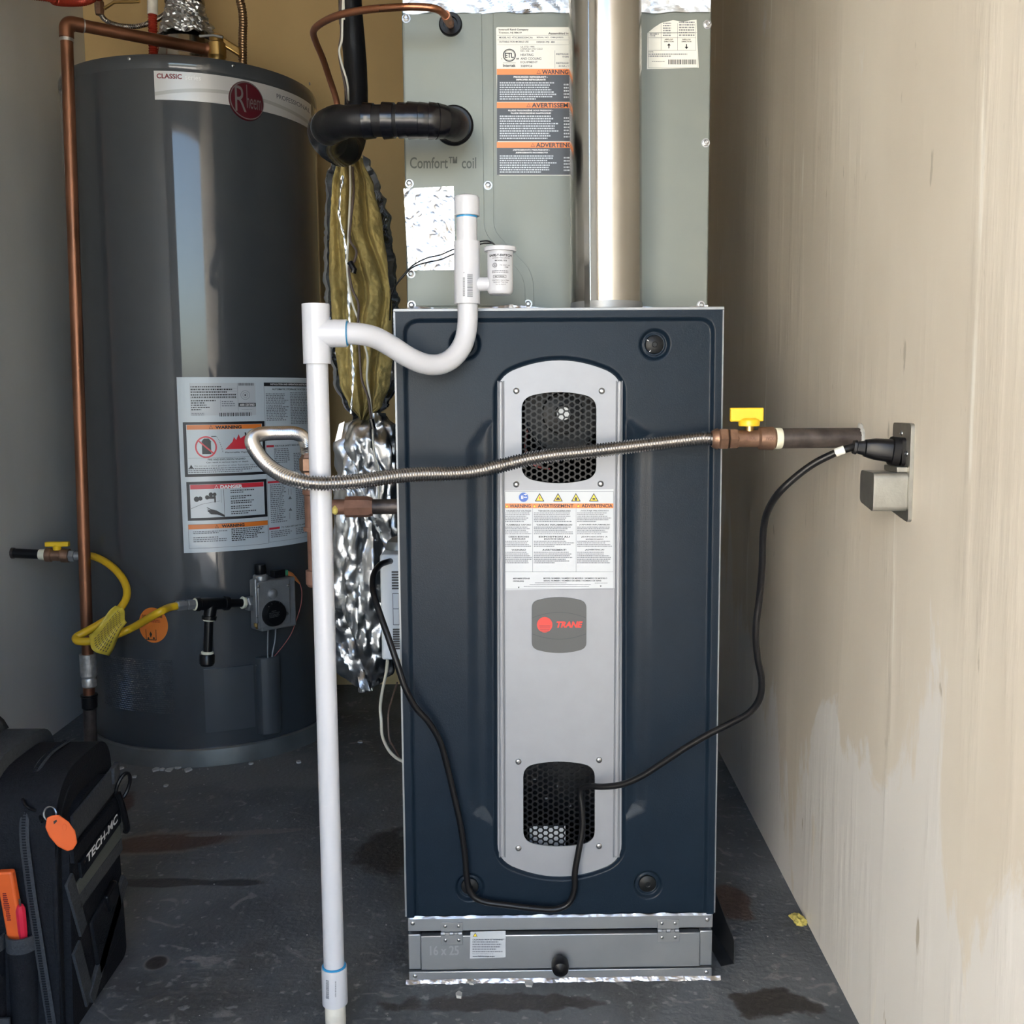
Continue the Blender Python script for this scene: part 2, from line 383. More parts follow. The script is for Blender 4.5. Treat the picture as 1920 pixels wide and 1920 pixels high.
M['ceil'] = mat('ceiling_board', (.26, .17, .075), .8)
M['drive'] = mat('driveway', (.36, .345, .32), .85, 0, .08, 3)
M['bounce_stucco'] = mat('bounce_stucco', (.70, .66, .59), .9, 0, .05, 3)

# ------------------------------------------------------------------ printed labels
_tc = {}
def glyphs(s, bold=0.0, shear=0.0):
    key = (s, bold, shear)
    if key in _tc: return _tc[key]
    cu = bpy.data.curves.new('lettering_tmp', 'FONT'); cu.body = s; cu.offset = bold; cu.shear = shear; cu.resolution_u = 3
    o = bpy.data.objects.new('lettering_tmp', cu); C.objects.link(o)
    dg = bpy.context.evaluated_depsgraph_get(); me = o.evaluated_get(dg).to_mesh()
    vv = [(p.co.x, p.co.y) for p in me.vertices]; ff = [tuple(p.vertices) for p in me.polygons]
    o.evaluated_get(dg).to_mesh_clear(); bpy.data.objects.remove(o); bpy.data.curves.remove(cu)
    xs = [p[0] for p in vv]; ys = [p[1] for p in vv]; x0, x1, y0, y1 = min(xs), max(xs), min(ys), max(ys)
    vv = [((p[0] - x0) / (x1 - x0), 1 - (p[1] - y0) / (y1 - y0)) for p in vv]
    _tc[key] = (vv, ff); return _tc[key]
class Label:                           # draws in image-plane units of the printed sheet; mapf(x, y, height) puts it on its real surface
    def __init__(s, parent, mapf, part=True): s.p = parent; s.m = mapf; s.c = {}; s.wk = .48; s.step = .00022; s.dx = 12
    def _mb(s, col, nm): return s.c.setdefault((nm, col), MB())
    def rect(s, x0, y0, x1, y1, col, lv=1, nm='print'):
        n = max(1, int(abs(x1 - x0) / s.dx)); h = lv * s.step; mb = s._mb(col, nm)
        for i in range(n):
            a = x0 + (x1 - x0) * i / n; b_ = x0 + (x1 - x0) * (i + 1) / n
            mb.add([s.m(a, y0, h), s.m(b_, y0, h), s.m(b_, y1, h), s.m(a, y1, h)], [(0, 3, 2, 1)])
    def frame(s, x0, y0, x1, y1, w, col, lv=1):
        s.rect(x0, y0, x1, y0 + w, col, lv); s.rect(x0, y1 - w, x1, y1, col, lv); s.rect(x0, y0, x0 + w, y1, col, lv); s.rect(x1 - w, y0, x1, y1, col, lv)
    def pg(s, pts, col, lv=1, nm='print'):
        h = lv * s.step; todo = [tuple((pts[i][0], pts[i][1]) for i in q) for q in tessellate_polygon([[V((p[0], p[1], 0)) for p in pts]])]; mb = s._mb(col, nm)
        while todo:                    # split long triangles so that print follows a curved sheet
            a, b_, c_ = todo.pop(); ee = [abs(a[0] - b_[0]), abs(b_[0] - c_[0]), abs(c_[0] - a[0])]; k = ee.index(max(ee))
            if ee[k] > s.dx:
                if k == 1: a, b_, c_ = b_, c_, a
                elif k == 2: a, b_, c_ = c_, a, b_
                mm = ((a[0] + b_[0]) / 2, (a[1] + b_[1]) / 2); todo += [(a, mm, c_), (mm, b_, c_)]
            else: mb.add([s.m(p[0], p[1], h) for p in (a, b_, c_)], [(0, 1, 2)])
    def disc(s, x, y, r, col, lv=1, n=24, ry=None): s.pg([(x + r * math.cos(2 * PI * k / n), y + (ry or r) * math.sin(2 * PI * k / n)) for k in range(n)], col, lv)
    def ringp(s, x, y, r0, r1, col, lv=1, n=28):
        h = lv * s.step; mb = s._mb(col, 'print')
        mb.add([s.m(x + r * math.cos(2 * PI * k / n), y + r * math.sin(2 * PI * k / n), h) for r in (r0, r1) for k in range(n)], [(k, (k + 1) % n, n + (k + 1) % n, n + k) for k in range(n)])
    def text(s, t, x0, y0, x1, y1, col='ink', lv=2, bold=.02, shear=0.0, slope=0.0):
        vv, ff = glyphs(t, bold, shear); h = lv * s.step
        s._mb(col, 'lettering').add([s.m(x0 + p[0] * (x1 - x0), y0 + p[1] * (y1 - y0) + slope * p[0] * (x1 - x0), h) for p in vv], ff)
    def fine(s, x0, y0, x1, y1, n, col='ink_grey', lv=2, fill=.5, ragged=.25, word=5.0):   # illegible small print: rows of word-length strokes
        rnd = random.Random(int(x0 * 7 + y0 * 13)); h = lv * s.step; mb = s._mb(col, 'fine_print'); dy = (y1 - y0) / n
        for i in range(n):
            y = y0 + dy * i; x = x0; xe = x1 - (x1 - x0) * ragged * rnd.random() * (1 if i < n - 1 else 2)
            while x < xe:
                w = word * s.wk * (.4 + rnd.random()); w = min(w, xe - x)
                mb.add([s.m(x, y, h), s.m(x + w, y, h), s.m(x + w, y + dy * fill, h), s.m(x, y + dy * fill, h)], [(0, 3, 2, 1)]); x += w + word * s.wk * .3
    def bars(s, x0, y0, x1, y1, col='ink', lv=2, vert=False):
        rnd = random.Random(int(x0 + y0)); a = (y0 if vert else x0); e = (y1 if vert else x1)
        while a < e:
            w = rnd.choice((.7, .7, 1.2, 1.8)) * (e - (y0 if vert else x0)) / 60 + .25
            if vert: s.rect(x0, a, x1, min(a + w, e), col, lv)
            else: s.rect(a, y0, min(a + w, e), y1, col, lv)
            a += w * 1.9
    def tri(s, x, y, r, fill='ink_yellow', edge='ink', lv=2):
        s.pg([(x, y - r), (x + r, y + r * .75), (x - r, y + r * .75)], edge, lv); s.pg([(x, y - r * .68), (x + r * .72, y + r * .58), (x - r * .72, y + r * .58)], fill, lv + 1)
    def done(s):
        for (nm, col), mb in s.c.items():
            o = obj(nm, mb, M[col], s.p, smooth=None, recalc=False)
            o['kind'] = 'stuff'

# ================================================================== THE ROOM
XL, YB, ZC, YF = -1.215, 1.56, 2.45, -1.75
wr = lambda y: WR_P.x + .037 * y
struct('floor', MB().box((XL - .15, YF - .12, -.12), (wr(YB) + .2, YB + .15, 0)), M['floor'], smooth=None)
struct('wall_left', MB().box((XL - .12, YF - .12, 0), (XL, YB + .12, ZC)), M['plaster_l'], smooth=None)
mb = MB(); y0, y1 = YF - .12, YB + .12
mb.add([(wr(y0), y0, 0), (wr(y0) + .12, y0, 0), (wr(y1) + .12, y1, 0), (wr(y1), y1, 0), (wr(y0), y0, ZC), (wr(y0) + .12, y0, ZC), (wr(y1) + .12, y1, ZC), (wr(y1), y1, ZC)],
       [(0, 3, 2, 1), (4, 5, 6, 7), (0, 1, 5, 4), (1, 2, 6, 5), (2, 3, 7, 6), (3, 0, 4, 7)])
struct('wall_right', mb, M['plaster_r'], smooth=None)
struct('wall_back', MB().box((XL, YB, 0), (wr(YB), YB + .12, ZC)), M['cream'], smooth=None)
struct('ceiling', MB().box((XL - .12, YF - .12, ZC), (wr(YB) + .12, YB + .12, ZC + .15)), M['ceil'], smooth=None)
mb = MB(); mb.box((XL, YF - .12, 2.08), (wr(YF), YF, ZC)); mb.box((XL, YF - .12, 0), (-.88, YF, 2.08))
struct('wall_front', mb, M['ceil'], smooth=None)
struct('ground_outside', MB().box((-9, -14, -.12), (9, YF - .12, -.005)), M['drive'], smooth=None)
mb = MB(); mb.obox((-4.5, -4.6, 1.7), V((.8, -.6, 0)) * 3.4, V((.6, .8, 0)) * .15, V((0, 0, 1.7)))
struct('bounce_wall', mb, M['bounce_stucco'], smooth=None)  # unseen sunlit wall, added and angled to bounce light onto the right wall

# ================================================================== FURNACE
FW, FB, FT = .2222, .0991, .9539       # half width, bottom, top
def FZ(px, py): p = A(px, py, 0); return (p.x, p.z)
def onfront(off=0.0): return lambda x, y, h: (lambda p: V((p.x, off - h, p.z)))(A(x, y, 0))
furn = thing('furnace', 'slate-blue gas furnace cabinet with a silver front plate between round latches', 'furnace', (0, .35, FB))
mb = MB(); t = .0016
mb.box((-FW, .004, FB), (-FW + t, .72, FT)); mb.box((FW - t, .004, FB), (FW, .72, FT)); mb.box((-FW, .004, FT - t), (FW, .72, FT))
mb.box((-FW, .004, FB), (FW, .72, FB + t)); mb.box((-FW, .72 - t, FB), (FW, .72, FT))
obj('cabinet', mb, M['paint'], furn)
for s_ in (-1, 1):
    obj('edge_strip', MB().box((s_ * FW, -.004, FB), (s_ * (FW - .0028), .006, FT)), M['edge'], furn)
obj('top_strip', MB().box((-FW, -.006, FT - .003), (FW, .012, FT + .0012)), M['edge'], furn, bevel=.0006)
obj('burner_shelf', MB().box((-FW + t, .02, .50), (FW - t, .70, .503)), M['paint_in'], furn)
# front door as an embossed sheet
def sdf(P, poly):                      # signed distance, negative inside
    poly = np.array(poly); a = poly; b_ = np.roll(poly, -1, 0); d = np.full(len(P), 1e9); ins = np.zeros(len(P), bool)
    for (ax, ay), (bx, by) in zip(a, b_):
        ex, ey = bx - ax, by - ay; wx, wy = P[:, 0] - ax, P[:, 1] - ay
        tt = np.clip((wx * ex + wy * ey) / (ex * ex + ey * ey + 1e-18), 0, 1)
        d = np.minimum(d, np.hypot(wx - tt * ex, wy - tt * ey))
        c = ((ay <= P[:, 1]) & (by > P[:, 1])) | ((by <= P[:, 1]) & (ay > P[:, 1]))
        xi = ax + (P[:, 1] - ay) / (by - ay + 1e-18) * ex
        ins ^= c & (P[:, 0] < xi)
    return np.where(ins, -d, d)
def sm(x, a, b_): tt = np.clip((x - a) / (b_ - a), 0, 1); return tt * tt * (3 - 2 * tt)
plate_px = barrel(933, 1165, 676, 1642, 33, 27, 18)
plate = [FZ(*p) for p in plate_px]
holes_px = [barrel(978, 1118, 735, 906, 12, 20, 14), barrel(981, 1115, 1427, 1586, 10, 19, 14)]
holes = [[FZ(*p) for p in h] for h in holes_px]
dx = .0017; nx_ = int(2 * (FW - .0030) / dx); nz_ = int((FT - .003 - FB) / dx)
gx = np.linspace(-(FW - .0030), FW - .0030, nx_); gz = np.linspace(FB + .0005, FT - .0032, nz_)
GX, GZ = np.meshgrid(gx, gz); P = np.stack([GX.ravel(), GZ.ravel()], -1)
H = np.zeros(len(P))
x0, ztop = FZ(765, 600); x1 = FZ(1336, 600)[0]
inner = rounded2d([(-.2085, FB - .05), (-.2085, ztop), (.2085, ztop), (.2085, FB - .05)], .022, 8)
H += .0055 * sm(-sdf(P, inner), -.001, .004)
H += .0045 * sm(-sdf(P, plate), -.0060, -.0020)
for wing in ([(930, 783), (905, 789), (874, 832), (878, 1500), (886, 1523), (930, 1547)], [(1168, 780), (1190, 788), (1222, 812), (1214, 1500), (1208, 1519), (1164, 1541)]):
    w = [FZ(*p) for p in wing]
    H += .0042 * sm(-sdf(P, w), -.003, .018)
LATCH = [(872, 646), (1227, 646), (881, 1662), (1214, 1657)]
for q in LATCH:
    cx, cz = FZ(*q); R_ = np.hypot(P[:, 0] - cx, P[:, 1] - cz)
    H += .0060 * (1 - sm(R_, .0165, .0215))
    H -= .0028 * (1 - sm(np.abs(R_ - .0138), .0003, .0016))
keep = np.ones((nz_ - 1, nx_ - 1), bool)
cxm, czm = (gx[:-1] + gx[1:]) / 2, (gz[:-1] + gz[1:]) / 2
for h in holes:
    ha = np.array(h); keep &= ~(((cxm > ha[:, 0].min() - .003) & (cxm < ha[:, 0].max() + .003))[None, :] & ((czm > ha[:, 1].min() - .003) & (czm < ha[:, 1].max() + .003))[:, None])
idx = np.arange(nx_ * nz_).reshape(nz_, nx_)
q = np.stack([idx[:-1, :-1], idx[:-1, 1:], idx[1:, 1:], idx[1:, :-1]], -1)[keep]
Yd = -.009 + H
vv = np.stack([P[:, 0], Yd, P[:, 1]], -1)
me = bpy.data.meshes.new('front_door'); me.vertices.add(len(vv)); c0 = np.array([0, 0, .5]); me.vertices.foreach_set('co', (vv - c0).ravel())
me.loops.add(q.size); me.loops.foreach_set('vertex_index', q.ravel().astype(np.int32)); me.polygons.add(len(q))
me.polygons.foreach_set('loop_start', np.arange(0, q.size, 4, dtype=np.int32)); me.update(calc_edges=True); me.validate()
me.polygons.foreach_set('use_smooth', [True] * len(me.polygons)); me.materials.append(M['paint'])
door = bpy.data.objects.new('front_door', me); link(door, furn, V(c0))
# door flange edges
mb = MB(); e = FW - .0030
mb.box((-e, -.0088, FB + .0005), (-e + .0006, .004, FT - .0032)); mb.box((e - .0006, -.0088, FB + .0005), (e, .004, FT - .0032)); mb.box((-e, -.0088, FT - .0040), (e, .004, FT - .0033))
obj('door_flange', mb, M['paint'], furn)
for qi, q in enumerate(LATCH):
    p = A(*q, 0)
    o = obj('latch_knob', MB().lathe((p.x, .004, p.z), (0, -1, 0), [(0, .0126), (.0035, .0126), (.0050, .0118), (.0068, .0070), (.0072, .0040), (.0066, .0030), (.0066, .0001)], 40), M['knob'], furn)
    if qi < 2:
        for an in (2.6, 4.1): obj('latch_notch', MB().obox(V((p.x + .0108 * math.cos(an), -.0017, p.z + .0108 * math.sin(an))), V((math.cos(an), 0, math.sin(an))) * .0016, V((0, .0006, 0)), V((-math.sin(an), 0, math.cos(an))) * .0004), M['screw'], o)
# silver plate with two openings
YP = -.0022                             # outer face of the plate
def flatmap(x, z, h): return V((x, h, z))
sp = obj('silver_plate', MB().poly([plate] + holes, flatmap, YP, YP + .0025), M['silver'], furn, smooth=25)
for (xa, xb) in ((939, 942), (1161, 1155)):
    pa, pb = A(xa, 714, 0), A(xb, 1606, 0); n = 40; path = [V((pa.x + (pb.x - pa.x) * i / n, YP + .0004, pa.z + (pb.z - pa.z) * i / n)) for i in range(n + 1)]
    rr = [.0032] * (n + 1); rr[0] = rr[-1] = .0010; path[1] = path[0].lerp(path[1], .12); path[-2] = path[-1].lerp(path[-2], .12)
    obj('bead', MB().tube(path, rr, 12, flat=.8), M['silver'], sp)
    for s_ in (-1, 1): obj('bead_side_shade', MB().tube([p_ + V((s_ * .0038, -.0003, 0)) for p_ in path], .0010, 6), M['ink_grey'], sp)  # dark lines painted for the shade along both sides of the raised bead
def screw(parent, p, axis, r=.0043, h=.0025, hexa=False, name='screw'):
    ax = V(axis).normalized(); n = 6 if hexa else 20
    mb = MB()
    if hexa: mb.lathe(p, ax, [(0, r * 1.35), (.0006, r * 1.35)], 24); mb.lathe(p, ax, [(.0006, r), (h + .001, r), (h + .0014, r * .75), (h + .0008, r * .5)], 6)
    else: mb.lathe(p, ax, [(0, r), (h * .5, r * .95), (h * .9, r * .65), (h, r * .35), (h * .6, r * .3)], n)
    return obj(name, mb, M['screw'], parent)
for q in [(968, 733), (1128, 733), (968, 908), (1126, 907), (972, 1427), (1123, 1424), (972, 1589), (1123, 1585)]:
    p = A(*q, 0); screw(sp, (p.x, YP, p.z), (0, -1, 0))
# honeycomb grilles behind the openings
def hexgrille(h):
    a = np.array(h); x0, x1, z0, z1 = a[:, 0].min() - .005, a[:, 0].max() + .005, a[:, 1].min() - .005, a[:, 1].max() + .005
    p_ = .0086; cw = p_ * math.sqrt(3) / 2; mb = MB(); Ro, Ri = p_ / math.sqrt(3), p_ / math.sqrt(3) * .74; Yg = .0060; th = .0012
    i = 0; x = x0
    while x < x1:
        z = z0 + (p_ / 2 if i % 2 else 0)
        while z < z1:
            vs_ = []
            for (r_, yy) in ((Ro, Yg), (Ri, Yg), (Ri, Yg + th)):
                vs_ += [(x + r_ * math.cos(k * PI / 3), yy, z + r_ * math.sin(k * PI / 3)) for k in range(6)]
            mb.add(vs_, [(k, (k + 1) % 6, 6 + (k + 1) % 6, 6 + k) for k in range(6)] + [(6 + k, 6 + (k + 1) % 6, 12 + (k + 1) % 6, 12 + k) for k in range(6)])
            z += p_
        x += cw; i += 1
    return mb
for h in holes: obj('honeycomb_grille', hexgrille(h), M['grille'], furn, smooth=None, recalc=False)
# what shows behind the grilles
p = A(1055, 775, .06)
obj('inducer_housing', MB().lathe((p.x, .10, p.z), (0, -1, 0), [(0, .060), (.03, .060), (.036, .054), (.036, .030), (.05, .028), (.052, .012), (.056, .011), (.056, .001)], 40), M['black_plastic'], furn)
obj('inducer_hub', MB().lathe((p.x, .044, p.z), (0, -1, 0), [(0, .009), (.006, .009), (.006, .006), (.003, .006), (.003, .003), (.008, .003), (.008, .0001)], 24), M['screw'], furn)
obj('burner_box', MB().box((.06, .06, .53), (.20, .25, .67)), M['galv'], furn, bevel=.003)
pts = [A(985, 790, .035), A(1000, 820, .03), A(1030, 850, .03), A(1070, 860, .035), A(1110, 850, .04)]
obj('wiring', MB().tube(spline(pts), .0022, 8), M['black_plastic'], furn)
pts = [A(990, 800, .05), A(985, 840, .045), A(1000, 870, .04), A(1030, 880, .05)]
obj('wiring', MB().tube(spline(pts), .0018, 8), M['red_wire'], furn)
obj('blower_housing', MB().lathe((.03, .30, .26), (1, 0, 0), [(-.12, .14), (-.11, .15), (.13, .15), (.14, .14)], 40), M['paint_in'], furn)
p0, p1 = A(993, 1590, .03), A(1060, 1548, .03)
obj('light_patch_plate', MB().box((p0.x, .028, p0.z - .004), (p1.x, .030, p1.z)), M['white_plastic'], furn)  # pale plate added to stand for the patch of light in the blower bay
for k in range(5):
    q = A(1000 + 22 * k, 1462 + (k * 37) % 60, .03); obj('terminal', MB().box((q.x, .03, q.z), (q.x + .004, .034, q.z + .003)), M['screw'], furn)

# badge
bm_ = onfront(YP)
bpx = barrel(997, 1099, 1119, 1223, 9, 11, 14)
badge = obj('badge', MB().poly([bpx], bm_, -.0002, .0022), M['badge'], furn, smooth=25)
Lb = Label(badge, onfront(YP - .0024))
for (yc, sg) in ((1147, 1), (1197, -1)):
    for k in range(16):
        xa = 998 + 100 * k / 16; xb = 998 + 100 * (k + 1) / 16; fy = lambda x: yc + sg * 10 * ((x - 1048) / 50) ** 2
        Lb.pg([(xa, fy(xa) - .5), (xb, fy(xb) - .5), (xb, fy(xb) + .5), (xa, fy(xa) + .5)], 'ink_slate', 1)
Lb.disc(1021, 1170, 14.5, 'trane_red', 1)
for k in range(6): Lb.rect(1011 + k * .3, 1171 + k * 2.2, 1032 - k * .6, 1171.7 + k * 2.2, 'ink_darkred', 2)
Lb.text('TRANE', 1043, 1163.5, 1092, 1175.5, 'trane_red', 2, .05, .25)
Lb.done()
# trilingual warning sheet
wl_ = obj('warning_label', MB().poly([[(946, 920), (1150, 917), (1152, 1102), (948, 1106)]], bm_, 0, .0003), M['label'], furn, smooth=None)
Lb = Label(wl_, onfront(YP - .0004))
Lb.frame(946.5, 921, 1150, 1104, .6, 'ink_grey', 1)
Lb.disc(981.5, 932, 8.7, 'ink_blue', 2)
Lb.rect(977, 929, 981, 935, 'ink_white', 3); Lb.rect(982, 931.3, 988, 932.7, 'ink_white', 3); Lb.rect(982, 926.2, 985.5, 927.2, 'ink_white', 3); Lb.pg([(985, 925), (988, 926.7), (985, 928.5)], 'ink_white', 3); Lb.rect(978, 930, 980, 931.5, 'ink_blue', 4); Lb.rect(978, 932.5, 980, 934, 'ink_blue', 4)
for x in (1011.5, 1046, 1079.5, 1113): Lb.tri(x, 933, 9)
Lb.pg([(1012, 928), (1009.5, 934), (1011.5, 934), (1010.5, 938.5), (1014, 932.5), (1012, 932.5)], 'ink_red', 4)
Lb.pg([(1041, 937), (1046, 931), (1051, 937)], 'ink', 4); Lb.disc(1079.5, 935, 2.6, 'ink', 4, ry=3.4); Lb.disc(1113, 935, 3.2, 'ink', 4, ry=1.6)
Lb.rect(947, 943.5, 1149.5, 952.5, 'ink_orange', 2)
Lb.tri(950.5, 948.6, 3.4, lv=3); Lb.text('WARNING', 955.5, 945, 995, 951.5, 'ink', 4, .03)
Lb.tri(1002, 948.4, 3.4, lv=3); Lb.text('AVERTISSEMENT', 1008, 944.8, 1075, 951.3, 'ink', 4, .03)
Lb.tri(1084, 948, 3.4, lv=3); Lb.text('ADVERTENCIA', 1090, 944.4, 1148, 951, 'ink', 4, .03)
for x in (998.3, 1079.5): Lb.rect(x, 943.5, x + .5, 1072, 'ink_grey', 3)
Lb.rect(947, 1071, 1150, 1071.6, 'ink_grey', 2)
cols = [(947.5, 997.5, ['HAZARDOUS VOLTAGE!', 'FLAMMABLE VAPORS!', 'CARBON MONOXIDE EXPOSURE!', 'WARNING!']),
        (1001, 1077, ['TENSION DANGEREUSE!', 'VAPEURS INFLAMMABLES!', 'EXPOSITION AU MONOXYDE DE CARBONE!', 'AVERTISSEMENT!']),
        (1082, 1147, ['¡VOLTAJE PELIGROSO!', '¡VAPORES INFLAMABLES!', '¡EXPOSICIÓN A MONÓXIDO DE CARBONO!', '¡ADVERTENCIA!'])]
for (xa, xb, hs) in cols:
    w = xb - xa
    for (hd, y, yl, nl, ye) in zip(hs, (956, 982, 1004.5, 1029), (960.5, 987, 1013.5, 1034), (6, 5, 4, 7), (979.5, 1002.5, 1026, 1057)):
        if len(hd) > 22:
            k = hd.rfind(' ', 0, len(hd) * 2 // 3)
            Lb.text(hd[:k], xa + w * .12, y, xb - w * .12, y + 3, 'ink', 2); Lb.text(hd[k + 1:], xa + w * .25, y + 4.2, xb - w * .25, y + 7.2, 'ink', 2)
        else:
            q_ = .5 - min(.46, len(hd) * .021 + (.1 if w < 60 else 0)); Lb.text(hd, xa + w * q_, y, xb - w * q_, y + 3, 'ink', 2)
        Lb.fine(xa, yl, xb, ye, nl, 'ink_grey', 2, .5)
Lb.text('M8FNM80K3PSAAB', 962, 1082.5, 993, 1085.5); Lb.text('19375KL4HG', 962, 1087.5, 982, 1090.5)
Lb.text('MODEL NUMBER / NUMÉRO DE MODÈLE / NÚMERO DE MODELO', 1019, 1081.5, 1138, 1085, 'ink', 2)
Lb.text('SERIAL NUMBER / NUMÉRO DE SÉRIE / NÚMERO DE SERIE', 1019, 1086, 1127, 1089.5, 'ink', 2)
Lb.fine(1003, 1091.5, 1098, 1094, 1, word=4); Lb.fine(993, 1095, 1108, 1097.3, 1, word=4); Lb.fine(982, 1098.3, 1117, 1100.6, 1, word=4); Lb.fine(1115, 1092, 1140, 1094, 1, word=4)
for x, y in ((972.5, 1101), (1126, 1098.5)): Lb.pg([(x - 1.6, y - 1.4), (x + 1.6, y - 1.4), (x, y + 1.6)], 'ink', 2)
Lb.done()

# ================================================================== FILTER RACK under the furnace
rack = thing('filter_rack', 'galvanised filter rack with hinged door and black knob under the furnace', 'filter rack', (0, .33, 0))
RW = .2185
mb = MB(); mb.box((-RW, .012, 0), (-RW + .002, .70, FB)); mb.box((RW - .002, .012, 0), (RW, .70, FB)); mb.box((-RW, .698, 0), (RW, .70, FB)); mb.box((-RW, .012, 0), (RW, .70, .002)); mb.box((-RW, .012, FB - .002), (RW, .70, FB - .0005))
obj('rack_body', mb, M['rack'], rack)
obj('top_rail', MB().box((-RW, -.006, .0775), (RW, .014, FB - .001)), M['rack'], rack, bevel=.0012)
obj('bottom_rail', MB().box((-RW, -.006, .0005), (RW, .014, .0165)), M['rack'], rack, bevel=.0012)
dr = obj('rack_door', MB().box((-RW + .018, -.008, .0200), (RW - .018, .004, .0715)), M['rack'], rack, bevel=.0014)
for s_ in (-1, 1): obj('end_flange', MB().box((s_ * RW, -.004, .0190), (s_ * (RW - .0178), .006, .0720)), M['rack'], rack, bevel=.0012)
p = A(1049, 1801, -.008)
obj('knob', MB().lathe((p.x, -.008, p.z + .004), (0, -1, -.15), [(0, .006), (.008, .006), (.010, .012), (.020, .0125), (.026, .011), (.029, .006), (.030, .0005)], 32), M['black_plastic'], rack)
for (px_, py_) in ((847, 1742), (1253, 1731)):
    p = A(px_, py_, -.007); z0 = .0755
    hg = obj('hinge', MB().box((p.x - .0155, -.0072, z0 + .0015), (p.x + .0155, -.0058, z0 + .0155)), M['edge'], rack, bevel=.0004)
    obj('hinge_leaf', MB().box((p.x - .0155, -.0094, z0 - .0170), (p.x + .0155, -.0078, z0 - .0020)), M['edge'], hg, bevel=.0004)
    for k in range(5): obj('knuckle', MB().tube([(p.x - .0155 + k * .0062, -.0088, z0), (p.x - .0155 + k * .0062 + .0056, -.0088, z0)], .0022 if k % 2 else .0026, 12), M['edge'], hg)
    for (ax_, az_, yy) in ((-.009, .010, -.0072), (.010, .010, -.0072), (-.009, -.010, -.0094), (.010, -.010, -.0094)): screw(hg, (p.x + ax_, yy, z0 + az_), (0, -1, 0), .0024, .0012)
for (x, z) in ((-RW + .007, .090), (RW - .008, .090), (-RW + .009, .010), (RW - .008, .010)): screw(rack, (x, -.006, z), (0, -1, 0), .0032, .0018)
fr_ = onfront(-.0082)
vv, ff = glyphs('16 x 25', .01)
pa, pb = A(806, 1773, -.008), A(860, 1790, -.008); mb = MB()
mb.add([(pa.x + (pb.x - pa.x) * q[0], -.0090, pa.z + (pb.z - pa.z) * q[1]) for q in vv], ff); mb.add([(pa.x + (pb.x - pa.x) * q[0] + .0004, -.0082, pa.z + (pb.z - pa.z) * q[1] - .0004) for q in vv], ff)
obj('stamped_size', mb, M['stamp_highlight'], dr, smooth=None, recalc=False)
def onrack(x, y, h): p_ = A(x, y, -.0083); return V((p_.x, -.0083 - h, p_.z))
rl = obj('warning_sticker', MB().poly([[(882, 1747), (948, 1745), (948, 1795), (881, 1797)]], onrack, 0, .0003), M['label'], rack, smooth=None)
Lb = Label(rl, lambda x, y, h: onrack(x, y, h + .0004))
Lb.tri(891, 1752.5, 4.5); Lb.text('CALIFORNIA PROP 65 "WARNING"', 886, 1760, 944, 1762.5, 'ink', 2)
Lb.fine(886, 1764.5, 944, 1787, 5, 'ink_grey', 2, .5); Lb.text('For more information go to', 886, 1787, 925, 1789.2, 'ink_grey', 2); Lb.text('www.P65Warnings.ca.gov', 886, 1791.5, 928, 1794, 'ink', 2, .04)
Lb.done()
# crumpled foil sealing tape along the joints of the rack
def crumple(fn, nu, nv, amp, sc, nrm, seed=0.0):
    def g_(u, v):
        p_ = fn(u, v); q_ = p_ * sc + V((seed, seed * .7, 0)); d = abs(noise.noise(q_)) + .5 * abs(noise.noise(q_ * 2.3)) - .4
        return p_ + nrm * (d * amp)
    return MB().grid(g_, nu, nv)
obj('foil_seal', crumple(lambda u, v: V((-RW - .004 + u * (2 * RW + .016), -.0066 - (.004 + .003 * noise.noise(V((u * 25, 0, 0)))) * v, .0050 - .0045 * v)), 160, 5, .0018, 80, V((0, -.5, 1))), M['foil_tape'], rack, smooth=None, recalc=False)
obj('foil_seal', crumple(lambda u, v: V((-.215 + u * .43, -.0100 + .002 * v, FB - .001 + (.003 + .002 * noise.noise(V((u * 22, 5, 0)))) * v)), 140, 4, .0012, 70, V((0, -1, .2)), 3), M['rack'], rack, smooth=None, recalc=False)

# ================================================================== EVAPORATOR COIL CABINET and plenum
YC = .137
cl, cr = A(763, 560, YC).x, A(1327, 560, YC).x
ZCT = A(1000, 14, YC).z
def oncoil(off=0.0): return lambda x, y, h: (lambda p_: V((p_.x, YC + off - h, p_.z)))(A(x, y, YC))
coil = thing('coil_cabinet', 'pale galvanised evaporator coil cabinet standing on the furnace', 'coil cabinet', ((cl + cr) / 2, .4, FT))
obj('case', MB().box((cl, YC, FT + .0015), (cr, .69, ZCT)), M['galv'], coil, bevel=.002)
pb_ = [(758, 28), (925, 26), (926, 432), (1000, 512), (1001, 574), (765, 574)]
ob = MB().poly([rounded2d(pb_, [0, 0, 18, 26, 0, 0], 6)], oncoil(), 0, .0014)
ap = obj('access_panel', ob, M['galv'], coil, smooth=25, bevel=.0004)
pa_ = [(758, 28), (903, 26), (908, 436), (984, 520), (985, 574), (765, 574)]
obj('raised_panel', MB().poly([rounded2d(pa_, [0, 0, 18, 26, 0, 0], 6)], oncoil(), .0010, .0030), M['galv'], ap, smooth=25, bevel=.0006)
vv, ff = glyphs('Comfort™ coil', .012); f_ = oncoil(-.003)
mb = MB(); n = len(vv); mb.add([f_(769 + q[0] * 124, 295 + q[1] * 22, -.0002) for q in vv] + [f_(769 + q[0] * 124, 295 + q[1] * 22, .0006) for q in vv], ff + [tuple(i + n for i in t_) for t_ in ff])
obj('stamped_name', mb, M['galv_emboss_shade'], ap, smooth=None, recalc=False)
